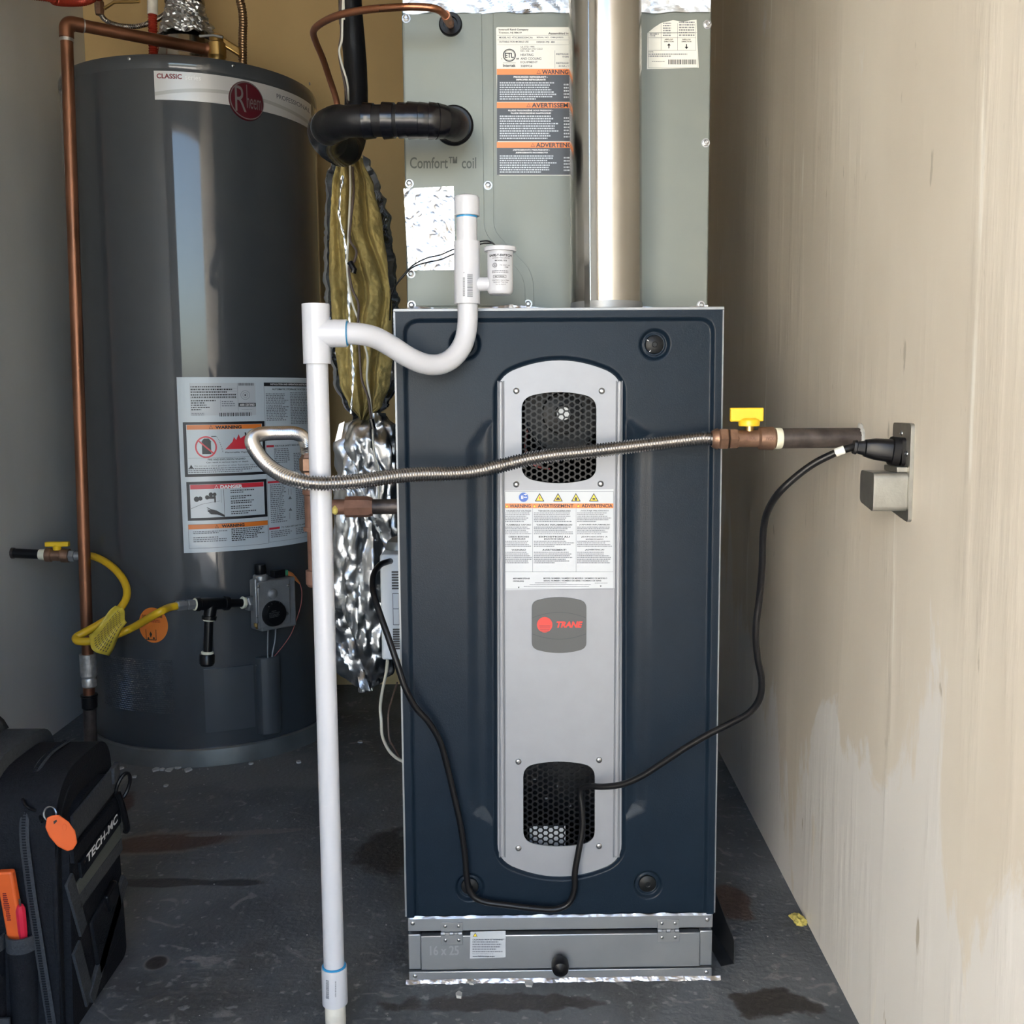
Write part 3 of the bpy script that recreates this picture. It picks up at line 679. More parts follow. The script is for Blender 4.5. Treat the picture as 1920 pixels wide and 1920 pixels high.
for q in [(762, 36), (768, 345), (771, 514), (772, 572), (915, 348), (990, 570), (1326, 46), (1323, 268), (1314, 572)]:
    p = A(*q, YC); screw(coil, (p.x, YC - (.0028 if q[0] < 900 else .0012 if q[0] < 1000 else 0), p.z), (0, -1, 0), .0046, .003, True)
for (q, r_) in (((845, 48), .0165), ((851, 237), .0285)):
    p = A(*q, YC); obj('grommet', MB().lathe((p.x, YC - .0025, p.z), (0, -1, 0), [(0, r_), (.004, r_), (.0065, r_ * .9), (.0065, r_ * .62), (.003, r_ * .58), (.003, .001)], 40), M['black_plastic'], coil)
# foil patch taped over the knock-outs
fq = [A(757, 355, YC), A(851, 350, YC), A(854, 507, YC), A(766, 508, YC)]
obj('foil_patch', crumple(lambda u, v: (fq[0].lerp(fq[1], u)).lerp(fq[3].lerp(fq[2], u), v) + V((0, -.0045, 0)), 60, 96, .0022, 55, V((0, -1, 0))), M['foil_tape'], coil, smooth=None, recalc=False)
obj('foil_strip', crumple(lambda u, v: V((cl + u * (cr - cl), YC - .003 - .004 * v, FT + .0185 - .014 * v - .006 * abs(math.sin(u * 9)))), 140, 6, .003, 50, V((0, -1, 0)), 5), M['foil_tape'], coil, smooth=None, recalc=False)
# refrigerant data label
rl = obj('data_label', MB().poly([rounded2d([(930, 51), (1108, 51), (1108, 329), (934, 329)], 4, 3)], oncoil(-.0001), 0, .0003), M['label_off'], coil, smooth=None)
Lb = Label(rl, oncoil(-.0005))
Lb.text('Ingersoll Rand Company', 935, 54, 991, 58.5); Lb.text('Trenton, NJ 08619', 935, 60, 978, 64); Lb.text('Assembled in Mexico', 1028, 61, 1090, 65)
Lb.text('MODEL NO  4TXCB003DS3HCAA', 936, 69, 999, 72.5, 'ink_grey'); Lb.text('SERIAL NO  19481JXREG', 1006, 69, 1056, 72.5, 'ink_grey'); Lb.text('SUITABLE FOR MOBILE USE', 936, 77, 991, 80.5, 'ink_grey'); Lb.text('DESIGN PSI  480', 1006, 77.5, 1040, 81, 'ink_grey')
for y in (66.5, 75, 84): Lb.rect(932, y, 1106, y + .4, 'ink_grey', 1)
Lb.ringp(955, 104, 10.5, 12.2, 'ink', 2); Lb.ringp(955, 104, 9.2, 9.8, 'ink', 2); Lb.text('ETL', 947, 99.5, 963, 109, 'ink', 3, .03); Lb.text('C', 940, 109, 942, 112, 'ink'); Lb.text('us', 968, 109, 973, 112, 'ink')
Lb.rect(943, 118, 967, 118.5, 'ink', 2); Lb.text('Intertek', 943, 120.5, 967, 126)
Lb.text('UL STD 1995', 976, 86.5, 1002, 89.5, 'ink_grey'); Lb.text('CAN/CSA STD C22.2', 976, 90.5, 1017, 93.5, 'ink_grey'); Lb.text('NO. 236 - 05', 976, 94.5, 1001, 97.5, 'ink_grey')
for (s_, xe, y) in (('HEATING', 1000, 101), ('AND COOLING', 1015, 108), ('EQUIPMENT', 1008, 115), ('3089934', 998, 122)): Lb.text(s_, 976, y, xe, y + 4.6, 'ink_grey')
Lb.rect(1040, 95, 1040.5, 128, 'ink_grey', 2); Lb.text('REFRIGERANT', 1043, 100, 1082, 103.5, 'ink_grey'); Lb.text('TYPE', 1054, 105.5, 1067, 109, 'ink_grey'); Lb.text('REFRIGERANT', 1043, 117, 1082, 120.5, 'ink_grey'); Lb.text('410A / R22', 1047, 122.5, 1075, 126, 'ink_grey')
def wblock(y, ye, xw, word, hd1, hd2, xh, n):
    Lb.rect(931.5, y, 1107, y + 11, 'ink_orange', 1); Lb.rect(932, y + 11, 1107, ye, 'ink_slate', 1)
    Lb.tri(xw - 6, y + 6, 4, 'ink_orange'); Lb.text(word, xw, y + 1.5, xw + len(word) * 7.1, y + 10, 'ink', 3, .025)
    Lb.text(hd1, xh[0], y + 13.5, xh[1], y + 16.8, 'ink_white', 2); Lb.text(hd2, xh[0] + 5, y + 18.7, xh[1] - 4, y + 22, 'ink_white', 2)
    Lb.fine(937, y + 25, 1048, ye - 2, n, 'label', 2, .55, .2, 7); Lb.fine(1057, y + 28, 1100, ye - 4, n - 3, 'label', 2, .5, .2, 7)
wblock(129.5, 191, 1016, 'WARNING', 'PRESSURIZED REFRIGERANT! -', 'IMPROPER REFRIGERANT!', (963, 1027), 8)
wblock(192, 265, 997, 'AVERTISSEMENT', 'FLUIDE FRIGORIGÈNE SOUS PRESSION! -', 'FLUIDE FRIGORIGÈNE INAPPROPRIÉ!', (953, 1037), 10)
wblock(266.5, 328, 1005, 'ADVERTENCIA', '¡REFRIGERANTE PRESURIZADO! -', '¡REFRIGERANTE INCORRECTO!', (962, 1031), 8)
Lb.done()
# torn airflow label
rl = obj('airflow_label', MB().poly([[(1214, 62), (1226, 52), (1240, 43), (1262, 38), (1280, 41), (1296, 38), (1306, 37), (1310, 127), (1213, 130)]], oncoil(-.0001), 0, .0003), M['label_off'], coil, smooth=None)
Lb = Label(rl, oncoil(-.0005))
Lb.frame(1215.5, 61, 1307.5, 127.5, .5, 'ink_grey', 1)
for x in (1239, 1270, 1304): Lb.rect(x, 44, x + .5, 94.5, 'ink_grey', 2)
for y in (62, 71, 94.5): Lb.rect(1216, y, 1305, y + .5, 'ink_grey', 2)
Lb.fine(1243, 43, 1258, 70, 6, word=6, ragged=0); Lb.fine(1273, 41, 1302, 70, 6, word=7, ragged=0); Lb.fine(1218, 63.5, 1237, 70, 2, word=8)
for x in (1246, 1279): Lb.text('AIRFLOW', x, 73, x + 16, 75.6, 'ink'); Lb.text('DIRECTION', x - 1, 77, x + 17, 79.6, 'ink')
for (x, sg) in ((1254, 1), (1287, -1)): yc = 87; Lb.rect(x - .9, yc - 4, x + .9, yc + 4, 'ink', 2); Lb.pg([(x - 3.4, yc - 1.2 * sg), (x, yc - 5.6 * sg), (x + 3.4, yc - 1.2 * sg)], 'ink', 2)
Lb.text('NOTE:', 1216, 96.5, 1225, 98.8, 'ink'); Lb.fine(1216, 101, 1297, 108.5, 2, word=6); Lb.fine(1222, 115, 1246, 117, 1, word=6); Lb.bars(1253, 112, 1305, 121)
Lb.done()
plen = thing('supply_plenum', 'sheet metal supply plenum above the coil with taped seam', 'plenum', ((cl + cr) / 2, .4, ZCT))
obj('duct', MB().box((cl + .003, YC + .004, ZCT), (cr - .003, .685, ZC)), M['galv'], plen)
obj('foil_tape', crumple(lambda u, v: V((cl + .002 + u * (cr - cl - .004), YC - .003, ZCT - .008 + .05 * v - .004 * noise.noise(V((u * 14, 0, 0))))), 150, 18, .0022, 28, V((0, -1, 0)), 8), M['jacket'], plen, smooth=None, recalc=False)

# ================================================================== FLUE PIPE
p = A(1137, 570, .064); p2 = A(1134, 10, .064)
flue = thing('flue_pipe', 'shiny galvanised round vent pipe rising from the furnace top', 'vent pipe', (p.x, .064, FT))
dxz = (p2.x - p.x) / (p2.z - p.z); fp = lambda z: V((p.x + dxz * (z - FT), .064, z))
obj('pipe', MB().tube([fp(FT + .001), fp(ZC)], .0498, 64), M['flue'], flue)
obj('seam', MB().obox((fp(FT) + fp(ZC)) / 2 + V((-.030, -.0405, 0)), V((.0035, -.0025, 0)), V((.0004, .0006, 0)), V(((fp(ZC) - fp(FT)).x / 2, 0, (ZC - FT) / 2))), M['flue'], flue)
obj('collar', MB().lathe(fp(FT + .001), (0, 0, 1), [(0, .060), (.002, .060), (.003, .0505), (.012, .0503)], 48), M['edge'], flue)

# ================================================================== REFRIGERANT LINES
def AP(*l): return [A(*q) for q in l]
pts = [V((A(851, 237, YC).x, .137, A(851, 237, YC).z))] + AP((852, 236, .085), (846, 232, .048), (826, 228, .030), (790, 226, .026), (740, 226, .030), (690, 227, .034), (650, 228, .04), (622, 234, .075), (612, 246, .13), (618, 262, .20), (634, 276, .27), (650, 282, .34), (662, 268, .40), (666, 235, .43), (668, 190, .44), (666, 120, .45), (661, 60, .45), (657, 10, .45), (655, -60, .45)) + [V((A(655, -60, .45).x, .45, ZC))]
sl = thing('suction_line', 'thick black foam-insulated refrigerant pipe bending out of the coil cabinet', 'pipe', pts[-1])
sp_ = spline(pts, 12); rr = []
for i, q in enumerate(sp_):
    t_ = i / (len(sp_) - 1); r_ = .0208 if t_ < .36 else .0235 if t_ < .62 else .0200
    rr.append(r_ + .0010 * noise.noise(V((i * .35, 0, 0))))
for _ in range(3): rr = [rr[0]] + [(rr[i - 1] + 2 * rr[i] + rr[i + 1]) / 4 for i in range(1, len(rr) - 1)] + [rr[-1]]
obj('insulation', MB().tube(sp_, rr, 28), M['rubber'], sl)
for (i0, i1, ex) in ((34, 39, .0012), (39, 44, .0020), (44, 49, .0013), (49, 54, .0021), (54, 58, .0014), (60, 65, .0018), (69, 74, .0016)):
    obj('tape_wrap', MB().tube(sp_[i0:i1 + 1], [rr[k] + ex + .0003 * (k - i0) for k in range(i0, i1 + 1)], 28), M['tape_black'], sl)
for k in range(9):
    i = 102 + k * 4; obj('tape_wrap', MB().tube(sp_[i:i + 4], [rr[j] + .0010 + .0009 * (j - i) for j in range(i, i + 4)], 28), M['tape_black'], sl)
pts = [V((A(845, 48, YC).x, .137, A(845, 48, YC).z))] + AP((843, 42, .10), (833, 27, .07), (815, 16, .052), (780, 13, .05), (740, 14, .055), (690, 18, .07), (640, 27, .10), (605, 42, .15), (588, 58, .20), (592, 78, .24), (606, 112, .28), (618, 148, .31), (630, 185, .33), (634, 212, .34), (637, 250, .36), (640, 285, .40))
ll = thing('liquid_line', 'thin bare copper refrigerant pipe looping left from the coil cabinet', 'pipe', pts[-1])
obj('tube', MB().tube(spline(pts, 10), .0050, 16), M['copper'], ll)
p0, p1 = AP((835, 28, .073), (843, 43, .105)); obj('sleeve', MB().tube([p0, p1], .0066, 16), M['copper_dull'], ll)

# ================================================================== CONDENSATE DRAIN (white PVC) and float switch
drain = thing('condensate_drain', 'white plastic drain pipe with S-shaped trap and tee in front of the furnace', 'drain pipe', AF(630, 1936))
YD = -.130
top, bot = A(591.5, 570, YD), A(629, 1905, YD); dv = (bot - top).normalized()
zt = lambda py: top + dv * ((A(600, py, YD).z - top.z) / dv.z)
obj('tee', MB().lathe(zt(570), dv, [(0, .0135), (0, .0168), ((zt(682) - top).length, .0168), ((zt(682) - top).length, .0135)], 40, caps=False), M['pvc'], drain)
br = A(651, 625, YD)
obj('tee_branch', MB().lathe(zt(625), (br - zt(625)), [(0, .0168), ((br - zt(625)).length, .0168), ((br - zt(625)).length, .0125)], 40), M['pvc'], drain)
obj('tee_throat', MB().tube([zt(575), zt(600)], .0134, 24), M['ink_grey'], drain)
obj('stand_pipe', MB().tube([zt(660), zt(1830)], .01335, 40), M['pvc'], drain)
obj('coupling', MB().lathe(zt(1812), dv, [(0, .0140), (0, .0165), ((zt(1880) - zt(1812)).length, .0165), ((zt(1880) - zt(1812)).length, .012)], 40, caps=False), M['pvc'], drain)
e_ = zt(1936); e_ = top + dv * ((.0 - top.z) / dv.z)
obj('floor_stub', MB().tube([zt(1870), e_], .01335, 32), M['pvc_old'], drain)
pts = [A(640, 625, YD)] + AP((652, 625, -.128), (680, 627, -.122), (706, 634, -.112), (735, 650, -.100), (765, 669, -.088), (795, 682, -.074), (825, 683, -.060), (850, 670, -.048), (868, 645, -.038), (876, 612, -.032), (877, 575, -.030), (876, 540, -.030))
obj('trap', MB().tube(spline(pts, 10), .01335, 36), M['pvc'], drain)
for (pt, ax, r0) in ((br, (br - zt(625)).normalized(), .0150), (zt(1811), -dv, .0155)): obj('primer_ring', MB().lathe(pt - V(ax) * .001, ax, [(0, r0), (.0016, r0), (.0022, .0134)], 36), M['primer'], drain)
rt = A(875, 405, -.030); rb = A(876, 570, -.030)
up = (A(875, 366, -.03) - rb).normalized(); ln = lambda py: rb + up * ((A(875, py, -.03).z - rb.z) / up.z)
obj('riser_coupling', MB().lathe(ln(570), up, [(0, .013), (0, .0170), ((ln(453) - rb).length, .0170), ((ln(453) - rb).length, .013)], 40, caps=False), M['pvc'], drain)
obj('riser', MB().tube([ln(560), ln(395)], .01335, 36), M['pvc'], drain)
cp = (ln(366) - ln(405)).length
obj('cap', MB().lathe(ln(405), up, [(0, .0132), (0, .0165), (cp * .82, .0165), (cp * .93, .0155), (cp * .99, .012), (cp * 1.03, .0005)], 40), M['pvc'], drain)
obj('primer_smear', MB().lathe(ln(408.5), up, [(0, .0136), (.002, .0136), (.0022, .0134)], 36), M['primer'], drain)
pc = ln(520); obj('coil_stub', MB().tube([pc, V((pc.x, YC, pc.z))], .0125, 24), M['pvc'], drain)
def oncyl(base, axis, r, xc):          # print wrapped round an upright pipe: x offset from the centre line in image units
    def f(x, y, h):
        q_ = A(x, y, base.y - r); a_ = math.asin(max(-1, min(1, (q_.x - (base.x + axis.x / axis.z * (q_.z - base.z))) / r)))
        bx = base.x + axis.x / axis.z * (q_.z - base.z); return V((bx + (r + h) * math.sin(a_), base.y - (r + h) * math.cos(a_), q_.z))
    return f
Lb = Label(drain, oncyl(rb, up, .0170, 876)); Lb.dx = 3
Lb.bars(876, 514, 886, 558, 'ink_grey', 2, vert=True); Lb.bars(868, 520, 872, 556, 'ink_grey', 2, vert=True); Lb.disc(870, 511, .9, 'ink_grey', 2); Lb.done()
Lb = Label(drain, oncyl(zt(1850), -dv, .0165, 627)); Lb.dx = 3
Lb.bars(611, 1839, 617, 1874, 'ink_grey', 2, vert=True); Lb.bars(628, 1840, 630, 1870, 'ink_grey', 2, vert=True); Lb.done()

sb, st = A(938, 553, -.036), A(938, 463, -.036)
sw = thing('float_switch', 'small white cylindrical overflow switch on the drain riser', 'float switch', sb)
sh = (st - sb).length
obj('body', MB().lathe(sb, st - sb, [(0, .010), (.0008, .0140), (.003, .0160), (.006, .0167), (sh - .006, .0167), (sh - .006, .0208), (sh - .001, .0208), (sh, .0195), (sh + .0005, .001)], 48), M['pvc'], sw)
pp = A(905, 533, -.033); obj('side_port', MB().tube([V((ln(533).x + .010, -.031, pp.z)), V((sb.x - .010, -.036, pp.z))], .0090, 24), M['pvc'], sw)
cu_ = oncyl(sb, (st - sb), .0167, 938)
Lb = Label(sw, cu_); Lb.dx = 3
Lb.text('SAFE-T-SWITCH', 918, 476, 959, 480.5, 'ink', 2, .04); Lb.text('US PATENT NO. 6,992,726', 923, 482.5, 955, 484.6, 'ink', 2); Lb.text('MODEL SS3', 928, 487, 950, 489.7, 'ink', 2, .03)
Lb.ringp(928, 497, 3.4, 4.2, 'ink', 2); Lb.text('UL', 926.3, 495, 929.7, 499, 'ink', 2); Lb.text('IND. CONT. EQ.', 937, 496, 956, 498, 'ink', 2); Lb.text('73BF', 946, 499.5, 953, 501.6, 'ink', 2)
Lb.fine(923, 507, 955, 513, 2, 'ink_grey', 2, .5, .1); Lb.frame(925, 515.5, 949, 521, .7, 'ink', 2); Lb.text('RECTORSEAL', 928, 516.9, 946, 519.6, 'ink', 2, .03)
Lb.text('CAUTION: Use in Clean', 923, 524, 954, 526, 'ink', 2); Lb.text('Condensate Water Only', 925, 528, 952, 530, 'ink', 2); Lb.text('Lot No. 061519', 930, 532, 948, 534, 'ink_grey', 2); Lb.done()
for (k, dy) in ((0, 0), (1, 9)):
    pts = AP((930, 463, -.032), (925, 457, -.030), (915, 452 + k * 4, -.028), (900, 453 + k * 5, -.005), (880, 460 + dy, .03), (852, 467 + dy, .06), (825, 478 + dy, .10), (800, 484 + dy * .9, .12), (775, 497 + dy * .4, .115), (757, 515 + dy * .3, .115), (742, 535 + k, .12), (733, 560, .16), (731, 600, .20))
    o = obj('switch_wire', MB().tube(spline(pts, 8), .0010, 8), M['cord']); tag(o, ('upper' if k == 0 else 'lower') + ' of two thin black wires running from the float switch over the foil patch', 'wire', 'float switch wires')

# ================================================================== GAS SUPPLY on the right wall
gw = AW(1597, 815); YG = -.050
g1 = A(1450, 822, YG); dirg = V((1, 0, 0))
gz_ = g1.z
nip = thing('gas_shutoff_valve', 'brown brass gas valve with yellow lever on iron pipe from right wall', 'gas valve', V((gw.x - .02, YG, gz_)))
xx = lambda px_: A(px_, 820, YG).x
obj('iron_nipple', MB().tube([(xx(1462), YG, gz_ + .0), (wr(YG) + .004, YG, gz_)], .0133, 32), M['iron'], nip)
obj('thread_sealant', MB().lathe((xx(1453), YG, gz_), (1, 0, 0), [(0, .0128), (0, .0140), (.007, .0142), (.0085, .0134)], 28, caps=False), M['teflon'], nip)
xv = [xx(k) for k in (1372, 1385, 1392, 1420, 1424, 1453)]
obj('valve_body', MB().lathe((xv[0], YG, gz_), (1, 0, 0), [(0, .008), (0, .0125), (.006, .0125), (.010, .0112), (xv[3] - xv[0], .0118), (xv[4] - xv[0], .0150), (xv[5] - xv[0] - .003, .0155), (xv[5] - xv[0], .013), (xv[5] - xv[0], .004)], 24), M['brass_dull'], nip)
obj('hex_end', MB().lathe((xx(1366), YG, gz_), (1, 0, 0), [(0, .0125), (.001, .0142), (.010, .0142), (.012, .0125)], 6), M['brass_dull'], nip, smooth=10)
obj('stem', MB().lathe((xx(1405), YG, gz_ + .008), (0, 0, 1), [(0, .006), (.009, .006), (.010, .004)], 16), M['brass'], nip)
lv = obj('lever', MB().lathe((xx(1404), YG, gz_ + .0165), (0, 0, 1), [(0, .0135), (.005, .0142), (.008, .013), (.0105, .009)], 28), M['yellow'], nip)
hx0, hx1 = xx(1368), xx(1430)
obj('lever_blade', MB().box((hx0, YG - .004, gz_ + .0225), (hx1, YG + .004, gz_ + .0405)), M['yellow'], lv, bevel=.0015)
for k, w in enumerate(('CSA', 'WOG')):
    vv, ff = glyphs(w, .02); xa = xx(1396 + k * 34); mb = MB().add([(xa + q[0] * .012, YG - .0126 - k * .0032, gz_ + .003 - q[1] * .005) for q in vv], ff); obj('cast_letters', mb, M['rust'], nip, smooth=None, recalc=False)
def pring(u, v):
    th = 2 * PI * u; q_ = V((math.cos(th) * 2, math.sin(th) * 2, v * 2)); r_ = .0130 + .007 * v * (1 + .7 * noise.noise(q_ * 1.7)); return V((wr(YG) - .0035 * (1 - v) * (1 + .5 * noise.noise(q_ * 3)) + .0002, YG + r_ * math.cos(th), gz_ + r_ * math.sin(th)))
obj('plaster_rim', MB().grid(pring, 40, 6, True), M['chip'], nip, recalc=False)
# corrugated connector
fx = thing('gas_connector', 'ribbed stainless flexible gas connector crossing the furnace front', 'gas connector', V((A(577, 900, .04).x, .04, A(577, 900, .04).z)))
pts = [V((xx(1338), YG, gz_))] + AP((1318, 822, -.050), (1280, 826, -.050), (1220, 833, -.050), (1160, 840, -.052), (1100, 847, -.056), (1040, 853, -.060), (985, 862, -.066), (940, 873, -.072), (890, 884, -.082), (840, 888, -.092), (790, 889, -.104), (740, 893, -.118), (690, 900, -.134), (640, 905, -.150), (595, 906, -.160), (560, 901, -.160), (530, 891, -.152), (502, 872, -.138), (483, 850, -.120), (473, 830, -.100), (478, 818, -.078), (497, 813, -.050), (525, 812, -.024), (550, 812, .002), (566, 818, .022), (574, 832, .034), (576, 848, .040))
obj('flex_hose', corrugated(spline(pts, 24), .0074, .0096, .0036, 20, 6), M['flex'], fx, smooth=60)
obj('flare_nut', MB().lathe((xx(1334), YG, gz_), (1, 0, 0), [(0, .0105), (.004, .0130), (.008, .0142)], 24), M['brass_dull'], fx)
obj('hex_nut', MB().lathe((xx(1346), YG, gz_), (1, 0, 0), [(0, .013), (.002, .0148), (.011, .0148), (.0125, .0135)], 6), M['brass_dull'], fx, smooth=10)
vp = A(576, 852, .040)
obj('hex_nut', MB().lathe(vp + V((.004, 0, .002)), (0, 0, -1), [(0, .011), (.006, .0135), (.008, .0155), (.024, .0155), (.027, .013), (.036, .0125)], 6), M['brass_dull'], fx, smooth=10)
# iron gas piping at the furnace side
gp = thing('iron_gas_piping', 'rusty brown gas pipe, tee and union entering furnace left side', 'gas pipe', V((vp.x + .008, .040, A(580, 1090, .04).z)))
cx_ = vp.x + .008; zz = lambda py: A(585, py, .04).z
obj('vertical_pipe', MB().tube([(cx_, .04, zz(885)), (cx_, .04, zz(1080))], .0112, 24), M['rust'], gp)
obj('tee', MB().lathe((cx_, .04, zz(918)), (0, 0, -1), [(0, .013), (0, .0160), (.006, .0160), (.008, .0138), (zz(918) - zz(988), .0138), (zz(918) - zz(988), .0160), (zz(918) - zz(995), .0160), (zz(918) - zz(995), .012)], 24), M['rust'], gp)
obj('drip_cap', MB().lathe((cx_, .04, zz(1068)), (0, 0, -1), [(0, .0135), (.001, .0150), (.020, .0150), (.024, .012), (.024, .001)], 20), M['rust'], gp)
zh = zz(951); x_u0, x_u1 = A(648, 951, .04).x, A(699, 951, .04).x
obj('nipple', MB().tube([(cx_, .04, zh), (x_u0 + .004, .04, zh)], .0108, 24), M['rust'], gp)
obj('sealant_drip', MB().lathe((A(628, 955, .03).x, .030, zh - .004), (0, 0, 1), [(-.006, .001), (-.003, .004), (.003, .004), (.007, .001)], 12), M['fluff'], gp)
obj('union', MB().lathe((x_u0, .04, zh), (1, 0, 0), [(0, .011), (0, .0145), (.002, .0150), (x_u1 - x_u0 - .008, .0150), (x_u1 - x_u0 - .004, .0140), (x_u1 - x_u0, .0125)], 8), M['rust'], gp, smooth=15)
obj('furnace_nipple', MB().tube([(x_u1 - .002, .04, zh), (-FW + .001, .04, zh)], .0108, 24), M['iron'], gp)

# ================================================================== OUTLET, PLUG AND CORD
pa, pb = AW(1684, 800), AW(1716, 800); y_far, y_near = pa.y, pb.y
zt_, zb_ = AW(1700, 793).z, AW(1702, 968).z
wv = V((.037, 1, 0)).normalized()      # along the wall, away from camera
nrm = -WR_N
ol = thing('outlet_cover', 'grey cast metal weatherproof outlet cover on the plastered right wall', 'outlet cover', V((pa.x, pa.y, zb_)))
cw_ = (wr(pa.y) - .0, 0); cen = V((wr((y_far + y_near) / 2), (y_far + y_near) / 2, 0)); hw = .030
cen = V((wr(y_near + hw), y_near + hw, 0))
def onwall(u, z, h): p_ = cen + wv * u + nrm * h; return V((p_.x, p_.y, z))
obj('plate', MB().poly([rounded2d([(-hw, zb_ - .006), (hw, zb_ + .002), (hw, zt_), (-hw, zt_)], .006, 5)], lambda x, z, h: onwall(x, z, h), 0, .0045), M['cover'], ol, smooth=25, bevel=.0012)
zl0, zl1 = AW(1690, 958).z, AW(1690, 882).z
lid = obj('flip_lid', MB().poly([rounded2d([(-.026, zl0 + .002), (.024, zl0 + .010), (.024, zl1), (-.026, zl1)], .007, 5)], lambda x, z, h: onwall(x, z, h), .0045, .043), M['cover'], ol, smooth=25, bevel=.0030, seg=3)
obj('hinge_tab', MB().obox(onwall(0, zl1 + .003, .010), wv * .022, nrm * .006, V((0, 0, .003))), M['cover'], ol, bevel=.0006)
zo = AW(1690, 845).z
obj('socket', MB().poly([rounded2d([(-.017, zo - .016), (.017, zo - .016), (.017, zo + .016), (-.017, zo + .016)], .006, 5)], lambda x, z, h: onwall(x, z, h), .004, .009), M['black_plastic'], ol, smooth=25)
for (u_, z_) in ((0, zt_ - .012), (-.019, zo - .002), (.003, zo - .0215)): screw(ol, onwall(u_, z_, .0045), nrm, .0032, .0018)
cord = thing('power_cord', 'black power cord from outlet plug across furnace front to white box', 'power cord', AP((868, 1600, -.02))[0])
pl0 = onwall(-.004, zo, .0095); pl1 = A(1600, 838, pl0.y + .005)
ax_ = (pl1 - pl0).normalized(); side = ax_.cross(V((0, 0, 1))).normalized(); upv = side.cross(ax_)
mb = MB()
def ringsec(t_, w, h, n=20):
    c_ = pl0.lerp(pl1, t_); return [c_ + side * (w * math.copysign(abs(math.cos(a)) ** .6, math.cos(a))) + upv * (h * math.copysign(abs(math.sin(a)) ** .6, math.sin(a))) for a in [2 * PI * k / n for k in range(n)]]
secs = [(0, .016, .0165), (.16, .016, .0165), (.18, .0145, .0135), (.52, .013, .0125), (.62, .0105, .0115), (.74, .0095, .0100), (.76, .0068, .0085), (.92, .0062, .0070), (.94, .0072, .0085), (1.0, .0068, .0078)]
vv = [q for s_ in secs for q in ringsec(*s_)]; n = 20; m_ = len(secs)
mb.add(vv, [(i * n + k, i * n + (k + 1) % n, (i + 1) * n + (k + 1) % n, (i + 1) * n + k) for i in range(m_ - 1) for k in range(n)] + [tuple(range(n)), tuple((m_ - 1) * n + k for k in range(n))])
obj('plug', mb, M['black_plastic'], cord, smooth=35)
yq = pl1.y
pts = [pl1, A(1583, 843, yq), A(1560, 852, yq + .005), A(1525, 870, yq + .012), A(1490, 896, yq + .02), A(1458, 927, yq + .03), A(1438, 962, -.16), A(1431, 1000, -.15), A(1429, 1060, -.14), A(1424, 1120, -.13), A(1417, 1180, -.125), A(1420, 1230, -.12), A(1428, 1275, -.115), A(1424, 1310, -.108), A(1404, 1337, -.10), A(1370, 1356, -.09), A(1330, 1376, -.08), A(1285, 1402, -.07), A(1240, 1432, -.06), A(1200, 1457, -.052), A(1165, 1471, -.044), A(1130, 1475, -.034), A(1105, 1474, -.022), A(1092, 1478, -.014), A(1088, 1490, -.012), A(1091, 1515, -.014), A(1092, 1555, -.016), A(1085, 1595, -.018), A(1078, 1635, -.018), A(1077, 1668, -.018), A(1066, 1694, -.018), A(1040, 1705, -.019), A(1000, 1703, -.019), A(950, 1697, -.018), A(905, 1690, -.017), A(883, 1675, -.016), A(875, 1645, -.016), A(872, 1605, -.016), A(864, 1550, -.017), A(850, 1485, -.018), A(838, 1435, -.020), A(825, 1390, -.024), A(803, 1353, -.030), A(780, 1327, -.034), A(760, 1290, -.038), A(745, 1245, -.036), A(728, 1195, -.028), A(712, 1150, -.014), A(700, 1110, .004), A(700, 1080, .030), A(712, 1060, .06), A(728, 1053, .09), A(738, 1052, .12)]
obj('cable', MB().tube(spline(pts, 8), .0044, 16), M['cord'], cord)
i_ = spline(pts, 8)[8:15]; obj('cable_tag', MB().tube(i_, .0050, 14), M['label_off'], cord)
# white control box behind the cabinet edge
bx0, bx1 = A(714, 1150, .10).x, -FW - .0005; bz0, bz1 = A(720, 1238, .10).z, A(720, 1040, .10).z
wb = thing('white_control_box', 'white plastic vented box fixed to the furnace left side', 'control box', V(((bx0 + bx1) / 2, .15, bz0)))
obj('housing', MB().box((bx0, .10, bz0), (bx1, .22, bz1)), M['white_plastic'], wb, bevel=.004, seg=3)
for (ya, yb, n) in ((1072, 1108, 7), (1180, 1220, 9)):
    for k in range(n):
        z_ = A(740, ya + (yb - ya) * k / n, .10).z; obj('vent_slot', MB().box((A(735, 1100, .1).x, .0985, z_ - .0014), (A(751, 1100, .1).x, .1005, z_ + .0010)), M['ink'], wb)
bs = A(752, 1100, .1).x; pz0, pz1 = A(740, 1172, .1).z, A(740, 1112, .1).z; mb = MB()
for (x, w_, za, zb2) in ((bs - .013, .0008, pz0, pz1), (bs - .004, .0008, pz0, pz1)): mb.box((x, .0992, za), (x + w_, .1005, zb2))
mb.box((bs - .013, .0992, pz1 - .001), (bs - .0032, .1005, pz1)); mb.box((bs - .013, .0992, pz0), (bs - .0032, .1005, pz0 + .001)); mb.box((bs - .013, .0992, (pz0 + pz1) / 2), (bs - .0032, .1005, (pz0 + pz1) / 2 + .001))
obj('slot_frame', mb, M['ink_grey'], wb)
obj('grey_cap', MB().lathe((bx1 - .016, .16, bz1 - .004), (0, 0, 1), [(0, .02), (.006, .02), (.016, .016), (.022, .008), (.024, .001)], 24), M['ring'], wb)

